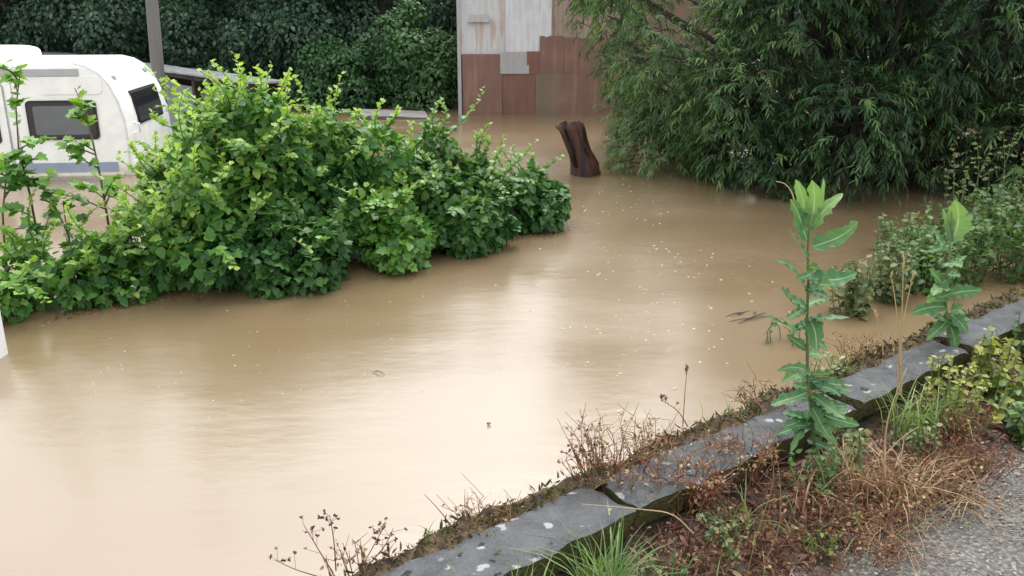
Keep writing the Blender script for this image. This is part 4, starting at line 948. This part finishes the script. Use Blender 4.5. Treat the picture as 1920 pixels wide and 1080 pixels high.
def tuft(label, p, n, h, spread, w, bend, mat, tb=.5, name='grass_tuft', lean=(0, 0), group='grass tufts along the kerb wall'):
    a = Acc(); blades(a, (0, 0, -.02), n, h, spread, w, bend, tb, lean=lean); o = link(name, a.mesh(name, mat), None, tuple(p)); tag(o, label, 'grass', group); return o
tuft('green grass tuft beside the end of the nearest coping stone', wl(1.62, -1.63, .14), 130, .36, .045, .0065, .55, M['grass'])
tuft('green grass tuft leaning over the nearest coping stone at the bottom edge', wl(1.30, -1.66, .16), 50, .36, .04, .008, .45, M['grass'], .65)
tuft('short broad bladed grass at the bottom edge left of the green tufts', wl(1.16, -1.69, .18), 14, .34, .02, .010, .3, M['grass'], .75)
tuft('thin green grass at the bottom edge beside the road', wl(1.95, -1.38, .1), 44, .2, .05, .006, .7, M['grass'], .6)
tuft('spiky green grass at the bottom edge below the nearest tuft', wl(1.76, -1.55, .12), 80, .24, .05, .0065, .7, M['grass'], .5)
tuft('pale straw clump bent over in the middle of the verge', wl(3.02, -1.48, .12), 130, .28, .06, .005, .9, M['straw'], .45, name='dry_grass_tuft')
tuft('tangled dry grass next to the road below the yellow weeds', wl(3.2, -1.36, .10), 150, .24, .07, .004, 1.1, M['straw'], .3, name='dry_grass_tuft')
tuft('light straw tuft below the tallest lettuce', wl(2.86, -1.6, .16), 60, .26, .05, .005, .7, M['straw'], .65, name='dry_grass_tuft')
tuft('reddish straw tuft spilling on to the road edge', wl(2.75, -1.36, .08), 150, .2, .08, .004, 1.1, M['russet'], .75, name='dry_grass_tuft')
tuft('green and straw tuft between the lettuce and the yellow weed', wl(3.42, -1.66, .2), 70, .3, .06, .006, .6, M['grass'], .75)
for lab, s_, n_, z_, k_, h_, m_, tb_ in [
    ('thin mixed grass tuft below the second coping stone', 2.3, -1.66, .17, 40, .22, 'grass', .7),
    ('small green grass tuft in the middle of the red herbs', 2.45, -1.52, .12, 34, .18, 'grass', .5),
    ('fine straw wisp in the verge left of the lettuce', 2.62, -1.62, .16, 44, .24, 'straw', .6),
    ('short green tuft at the road edge below the bent straw', 2.9, -1.34, .09, 36, .14, 'grass', .6),
    ('straw wisp at the bottom of the verge beside the road', 2.1, -1.38, .08, 40, .18, 'straw', .5),
    ('lush green grass tuft just before the yellow weeds', 3.62, -1.62, .18, 70, .28, 'grass', .65),
    ('yellowish grass tuft right of the yellow weeds', 4.3, -1.5, .12, 70, .26, 'grass', .95),
    ('small straw wisp beside the dark gap of the nearest stones', 1.92, -1.6, .13, 30, .2, 'straw', .45),
    ('green grass tuft on the bank beyond the third coping stone', 3.55, -2.07, .28, 36, .16, 'grass', .8),
    ('thin green grass on the bank beyond the second coping stone', 2.75, -2.08, .3, 26, .13, 'grass', .8),
    ('sparse green grass on the bank beyond the nearest coping stone', 1.3, -2.08, .3, 18, .12, 'grass', .7)]:
    tuft(lab, wl(s_, n_, z_), k_, h_, .04, .005, .75, M[m_], tb_)
# tall straw stalks
def stalk(label, pts, Y, r0=.004, head=True, mat=None, name='straw_stalk', tint=.8):
    a = Acc(); Q = smooth_line([at(x, y, Y=Y) for x, y in pts]); b = Q[0].copy(); k = len(Q); tube(a, Q - b, np.linspace(r0, r0 * .45, k), 5, tint)
    if head:
        m_ = 12; t = np.linspace(.86, 1, m_); P = np.stack([np.interp(t, np.linspace(0, 1, k), (Q - b)[:, i]) for i in range(3)], 1); a2 = rng.random(m_) * 6.28
        put_leaves(a, NARROW, P, np.stack([np.cos(a2) * .4, np.sin(a2) * .4, np.ones(m_)], 1), rng.normal(0, 1, (m_, 3)), .02, tint)
    o = link(name, a.mesh(name, mat or M['straw']), None, tuple(b)); tag(o, label, 'dry stalk', 'dry stalks rising from the verge'); return o
stalk('straight straw stalk leaning left beside the shorter lettuce', [(1690, 740), (1686, 640), (1678, 560), (1670, 515)], 3.55)
stalk('straw stalk crossing its neighbours and leaning right', [(1682, 740), (1688, 640), (1700, 570), (1712, 515)], 3.55)
stalk('tallest straw stalk of the crossing three', [(1686, 740), (1690, 640), (1692, 560), (1694, 478)], 3.58)
stalk('short thin straw stalk left of the crossing three', [(1656, 665), (1652, 630), (1640, 585)], 3.75, .003)
stalk('thick pale stalk rising in the verge below the crossing stalks', [(1668, 930), (1658, 880), (1662, 800), (1680, 740), (1700, 690)], 2.95, .0042, False)
stalk('pale side stalk forking right off the thick one', [(1662, 850), (1690, 822), (1722, 800)], 2.95, .0028, False)
stalk('long bent brown stalk from the bottom edge up to the lettuce foot', [(1400, 1080), (1420, 1000), (1450, 900), (1440, 830)], 2.45, .002, False, M['straw'], tint=.3)
stalk('second long brown stalk at the bottom edge', [(1420, 1085), (1460, 990), (1462, 900), (1455, 850)], 2.5, .002, False, M['straw'], tint=.35)
stalk('slender brown stalk standing against the water above the wall', [(1280, 800), (1284, 740), (1288, 690)], 2.95, .002, True, M['russet'], tint=.6)
stalk('arching bare stalk over the water at the bottom left', [(846, 985), (822, 955), (795, 926)], 2.35, .002, False, M['russet'], tint=.5)
stalk('withered curled stalk beside the top leaves of the tallest lettuce', [(1490, 378), (1484, 360), (1472, 345), (1455, 340)], 3.02, .0028, False, M['straw'], tint=.9)
stalk('pale reed bent across the gap between the nearest coping stones', [(1300, 1000), (1260, 965), (1200, 955), (1090, 945)], 2.38, .0026, False, M['straw'], tint=.7)

# russet dead herbs
def russet(label, p, h, w, n, tb=.4, green=.0):
    p = np.array(p, float); a = Acc()
    for i in range(int(n * 1.15)):
        az = rng.random() * 6.283; rr = math.sqrt(rng.random()) * w; b0 = np.array([math.cos(az) * rr * .6, math.sin(az) * rr * .6, -.03]); e = np.array([math.cos(az) * rr * 1.2, math.sin(az) * rr * 1.2, h * rng.uniform(.4, 1.1)])
        Q = arc(b0, e, (rng.normal(0, .02), rng.normal(0, .02), .03), 5); tube(a, Q, np.linspace(.0022, .001, 5), 3, np.clip(tb + rng.normal(0, .2), 0, 1), cap=False)
        for k in range(2):
            j = rng.integers(2, 5); e2 = Q[j] + np.array([rng.normal(0, .04), rng.normal(0, .04), rng.uniform(.0, .06)]); tube(a, [Q[j], e2], [.0013, .0008], 3, np.clip(tb + rng.normal(0, .2), 0, 1), cap=False)
        m_ = 5; t = rng.uniform(.3, 1, m_); P = np.stack([np.interp(t, np.linspace(0, 1, 5), Q[:, k]) for k in range(3)], 1) + rng.normal(0, .012, (m_, 3))
        put_leaves(a, OVATE2, P, rng.normal(0, 1, (m_, 3)) + (0, 0, .3), rng.normal(0, .6, (m_, 3)) + (0, 0, 1), rng.uniform(.007, .02, m_), np.clip(tb + rng.normal(.12, .3, m_), 0, 1))
    o = link('dead_herb', a.mesh('dead_herb', M['russet']), None, tuple(p)); tag(o, label, 'dead plant', 'russet dead herbs along the wall')
    return o
for lab, s, n, z, h, w, k, tb in [
    ('russet dead herb at the water side of the gap between coping stones', 2.02, -2.03, .28, .20, .16, 60, .55),
    ('wispy brown herb on the bank edge beyond the second coping stone', 2.28, -2.06, .27, .15, .14, 34, .6),
    ('low russet herb spilling over the near corner of the second coping stone', 2.18, -1.80, .28, .14, .14, 55, .45),
    ('pinkish dead herb growing over the middle of the second coping stone', 2.5, -1.82, .28, .14, .13, 45, .55),
    ('dark dead herb tangled in the gap right of the green tuft', 1.98, -1.66, .16, .17, .15, 36, .3),
    ('red brown herb below the second coping stone', 2.28, -1.58, .14, .18, .16, 40, .4),
    ('dense dark red herb in the middle of the verge', 2.55, -1.56, .14, .20, .17, 46, .35),
    ('dark red herb at the road edge of the verge', 2.32, -1.42, .08, .14, .16, 34, .35),
    ('rusty herb mat next to the road below the lettuce', 2.62, -1.40, .08, .15, .17, 44, .5),
    ('orange brown herb tangle beside the bent straw clump', 2.9, -1.44, .10, .18, .16, 70, .55),
    ('russet herb right of the straw clump at the road edge', 3.18, -1.46, .10, .18, .17, 60, .5),
    ('reddish herb mat at the far end of the verge near the road', 3.45, -1.42, .09, .16, .17, 60, .5),
    ('brown herb at the foot of the yellow weeds', 3.6, -1.56, .14, .2, .15, 50, .45),
    ('dark dead herb below the nearest green grass', 1.78, -1.50, .10, .13, .15, 50, .2),
    ('russet herb on the bank beyond the third coping stone', 3.75, -2.05, .26, .14, .16, 45, .6),
    ('sparse brown herb on the bank at the bottom left of the wall', 1.05, -2.07, .26, .15, .10, 16, .4),
    ('small brown herb on the bank beyond the nearest coping stone', 1.5, -2.07, .26, .10, .12, 20, .5),
    ('dull russet herb on the bank below the tallest lettuce', 3.0, -2.06, .27, .10, .14, 36, .5)]:
    russet(lab, wl(s, n, z), h, w, k, tb)
for lab, s, n, z, h, w, k, sz, m_, tb in [
    ('small olive weed at the foot of the wall below the second coping stone', 2.15, -1.62, .15, .2, .10, 14, .035, 'weed', .1),
    ('olive green weed in the gap beside the grassy tuft', 1.86, -1.56, .13, .16, .10, 14, .035, 'weed_green', -.1),
    ('small green weed in the verge under the tallest lettuce', 2.72, -1.66, .18, .2, .09, 16, .045, 'weed_green', .15),
    ('pale green weed beside the tallest lettuce foot', 2.98, -1.68, .19, .2, .10, 18, .05, 'weed', .2),
    ('olive weed at the road edge below the dark red herb', 2.2, -1.45, .09, .1, .08, 12, .028, 'weed', .1),
    ('small yellowish weed in the middle of the verge', 2.5, -1.46, .11, .12, .08, 12, .028, 'yellow', 0),
    ('tiny yellow green weed at the road edge below the straw clump', 2.68, -1.5, .12, .12, .07, 10, .028, 'yellow', .2),
    ('leafy olive weed between the straw clump and the yellow weeds', 3.35, -1.58, .15, .2, .1, 16, .04, 'weed', .1)]:
    make_weed(lab, wl(s, n, z), h, w, k, sz, M[m_], tpl=OVATE2, tb=tb, dens=10)
# thin seed-headed herbs against the water, bottom left
def seed_stem(label, pts, Y, nb=8):
    a = Acc(); Q = smooth_line([at(x, y, Y=Y) for x, y in pts]); b = Q[0].copy(); k = len(Q); tube(a, Q - b, np.linspace(.0022, .001, k), 4, .35)
    for i in range(nb):
        t = rng.uniform(.45, 1); p = np.array([np.interp(t, np.linspace(0, 1, k), (Q - b)[:, j]) for j in range(3)]); e = p + np.array([rng.normal(0, .022), rng.normal(0, .015), rng.uniform(.005, .03)])
        tube(a, [p, e], [.0008, .0006], 3, .3, cap=False); m_ = 4
        put_leaves(a, OVATE, np.repeat(e[None], m_, 0), rng.normal(0, 1, (m_, 3)), rng.normal(0, 1, (m_, 3)), .010, np.clip(rng.normal(.2, .1, m_), 0, 1))
    o = link('seed_stem', a.mesh('seed_stem', M['russet']), None, tuple(b)); tag(o, label, 'dry stalk', 'thin seeding stems against the water')
seed_stem('leftmost seeding stem leaning left over the water', [(625, 1075), (600, 1035), (570, 985)], 2.3)
seed_stem('upright seeding stem at the bottom left', [(630, 1070), (626, 1015), (618, 965)], 2.3)
seed_stem('seeding stem leaning right at the bottom left', [(680, 1060), (705, 1015), (725, 980)], 2.32, 10)
seed_stem('second seeding stem leaning right with round black seeds', [(690, 1060), (720, 1025), (738, 990)], 2.33, 8)
seed_stem('lone low seeding stem nearest the bottom left corner', [(600, 1082), (555, 1068), (515, 1050)], 2.25, 5)
seed_stem('branching seed stem over the gap between coping stones', [(1110, 900), (1085, 865), (1070, 830)], 2.72, 14)
seed_stem('seed stem standing above the russet herbs at the gap', [(1150, 890), (1120, 860), (1100, 815)], 2.75, 14)
seed_stem('thin seed stem on the bank right of the gap', [(1290, 800), (1270, 770), (1240, 750)], 2.95, 8)

# moss and litter that nobody could count
a = Acc(); n = 5200
s = rng.uniform(.2, 6, n); q = rng.uniform(-2.17, -1.99, n); z = np.array([rim_z(x, y) for x, y in zip(s, q)])
P = np.array([tuple(wl(x, y, zz + .002)) for x, y, zz in zip(s, q, z)]); P = P[P[:, 2] > .01]; n = len(P)
put_leaves(a, NARROW, P, rng.normal(0, 1, (n, 3)) + (0, 0, .7), rng.normal(0, 1, (n, 3)), rng.uniform(.012, .04, n), np.clip(rng.beta(2, 2.5, n), 0, 1))
tag(link('moss', a.mesh('moss', M['moss'])), 'brown moss and fine dead stalks along the bank rim', 'moss', kind='stuff')
a = Acc(); n = 6500
s = rng.uniform(.6, 5.5, n); q = np.clip(rng.normal(-1.55, .13, n), -1.78, -1.2); z = np.array([max(verge_z(x, y), .115) for x, y in zip(s, q)])
P = np.array([tuple(wl(x, y, zz + .006)) for x, y, zz in zip(s, q, z)])
put_leaves(a, NARROW, P, rng.normal(0, 1, (n, 3)) * (1, 1, .35), rng.normal(0, .5, (n, 3)) + (0, 0, 1), rng.uniform(.015, .06, n), np.clip(rng.beta(1.4, 2.2, n), 0, 1))
tag(link('plant_litter', a.mesh('plant_litter', M['russet'])), 'red brown plant litter covering the verge soil', 'litter', kind='stuff')
# grit on the road
a = Acc(); n = 2600; ico = bmesh.new(); bmesh.ops.create_icosphere(ico, subdivisions=1, radius=1); IV = np.array([v.co[:] for v in ico.verts]); IF = np.array([[v.index for v in f.verts] for f in ico.faces]); ico.free()
for i in range(n):
    s_, q_ = rng.uniform(1.2, 5), min(-1.5 + abs(rng.normal(0, .55)), 1.0); r_ = rng.uniform(.002, .007); 
    a.add(IV * r_ * rng.uniform(.6, 1.2, 3) + np.array(wl(s_, q_, .125)), IF, rng.random())
M['grit'] = leaf_mat('grit', [(0, (.08, .075, .065)), (.6, (.22, .21, .19)), (1, (.45, .43, .40))], rough=.6, trans=0.)
tag(link('grit', a.mesh('grit', M['grit'], smooth=False)), 'loose pale grit scattered on the wet road', 'grit', kind='stuff')

# ------------------------------------------------------------------ ON THE WATER
M['foam'] = plain('rain bubble foam', (.58, .50, .38), rough=.12)
a = Acc(); hemi = IV[IV[:, 2] > -2]
def bub(px, py, r_):
    p = np.array(at(px, py, z=0)); a.add(IV * (r_, r_, r_ * .55) + p, IF, .5)
for i in range(110):
    bub(rng.normal(1225, 95), rng.normal(575, 85), rng.uniform(.005, .0135))
for i in range(70):
    x = rng.uniform(120, 1250); bub(x, 640 - .16 * x + rng.uniform(0, 240), rng.uniform(.003, .007))
for i in range(24): bub(rng.uniform(1080, 1240), rng.uniform(335, 420), rng.uniform(.006, .013))
tag(link('rain_bubbles', a.mesh('rain_bubbles', M['foam'])), 'small pale rain bubbles dotted over the brown water', 'bubbles', kind='stuff')
a2 = Acc(); n = 420; t = rng.random(n); off = np.abs(rng.normal(0, .09, n)) - .06
P = np.stack([-3.15 + 3.65 * t + off * .57, 5.30 + 2.5 * t - off * .82, np.full(n, .003)], 1)
put_leaves(a2, OVATE2, P, rng.normal(0, 1, (n, 3)) * (1, 1, .04), np.tile([0, 0, 1.], (n, 1)) + rng.normal(0, .08, (n, 3)), rng.uniform(.008, .04, n), np.clip(rng.beta(2, 2, n), 0, 1))
n = 260; ss = rng.uniform(.6, 5.5, n); P = np.array([tuple(wl(x, -2.19 - abs(rng.normal(0, .05)), .003)) for x in ss])
put_leaves(a2, OVATE2, P, rng.normal(0, 1, (n, 3)) * (1, 1, .04), np.tile([0, 0, 1.], (n, 1)) + rng.normal(0, .08, (n, 3)), rng.uniform(.006, .025, n), np.clip(rng.beta(2, 2, n), 0, 1))
tag(link('floating_litter', a2.mesh('floating_litter', M['russet'])), 'fine brown litter floating along the shrubs and the bank', 'litter', kind='stuff')
def driftwood(label, p, ln, rot, k=3):
    a = Acc()
    for i in range(k):
        e = np.array([math.cos(rot + rng.normal(0, .4)), math.sin(rot + rng.normal(0, .4)), 0]) * ln * rng.uniform(.5, 1); o_ = rng.normal(0, ln * .15, 3) * (1, 1, 0)
        tube(a, arc(o_ - e / 2, o_ + e / 2, (0, 0, .008), 5, .004), [.0015, .003, .0035, .0025, .001], 5, .3)
    m_ = 3 if ln > .2 else 0; put_leaves(a, OVATE, rng.normal(0, ln * .2, (m_, 3)) * (1, 1, 0) + (0, 0, .006), rng.normal(0, 1, (m_, 3)) * (1, 1, .1), np.tile([0, 0, 1.], (m_, 1)), .03, .3)
    o = link('drift_twig', a.mesh('drift_twig', M['dry_stalk'] if ln < .2 else M['bark']), None, (p.x, p.y, .004)); tag(o, label, 'twig', 'twigs drifting on the flood')
driftwood('dark twig drifting left of the tallest lettuce', at(1395, 598, z=0), .32, .5, 4)
driftwood('small dark twig floating alone on the pale reflection', at(910, 797, z=0), .08, -.6, 1)
driftwood('pale brown twig adrift in the middle of the water', at(705, 705, z=0), .15, .1, 1)
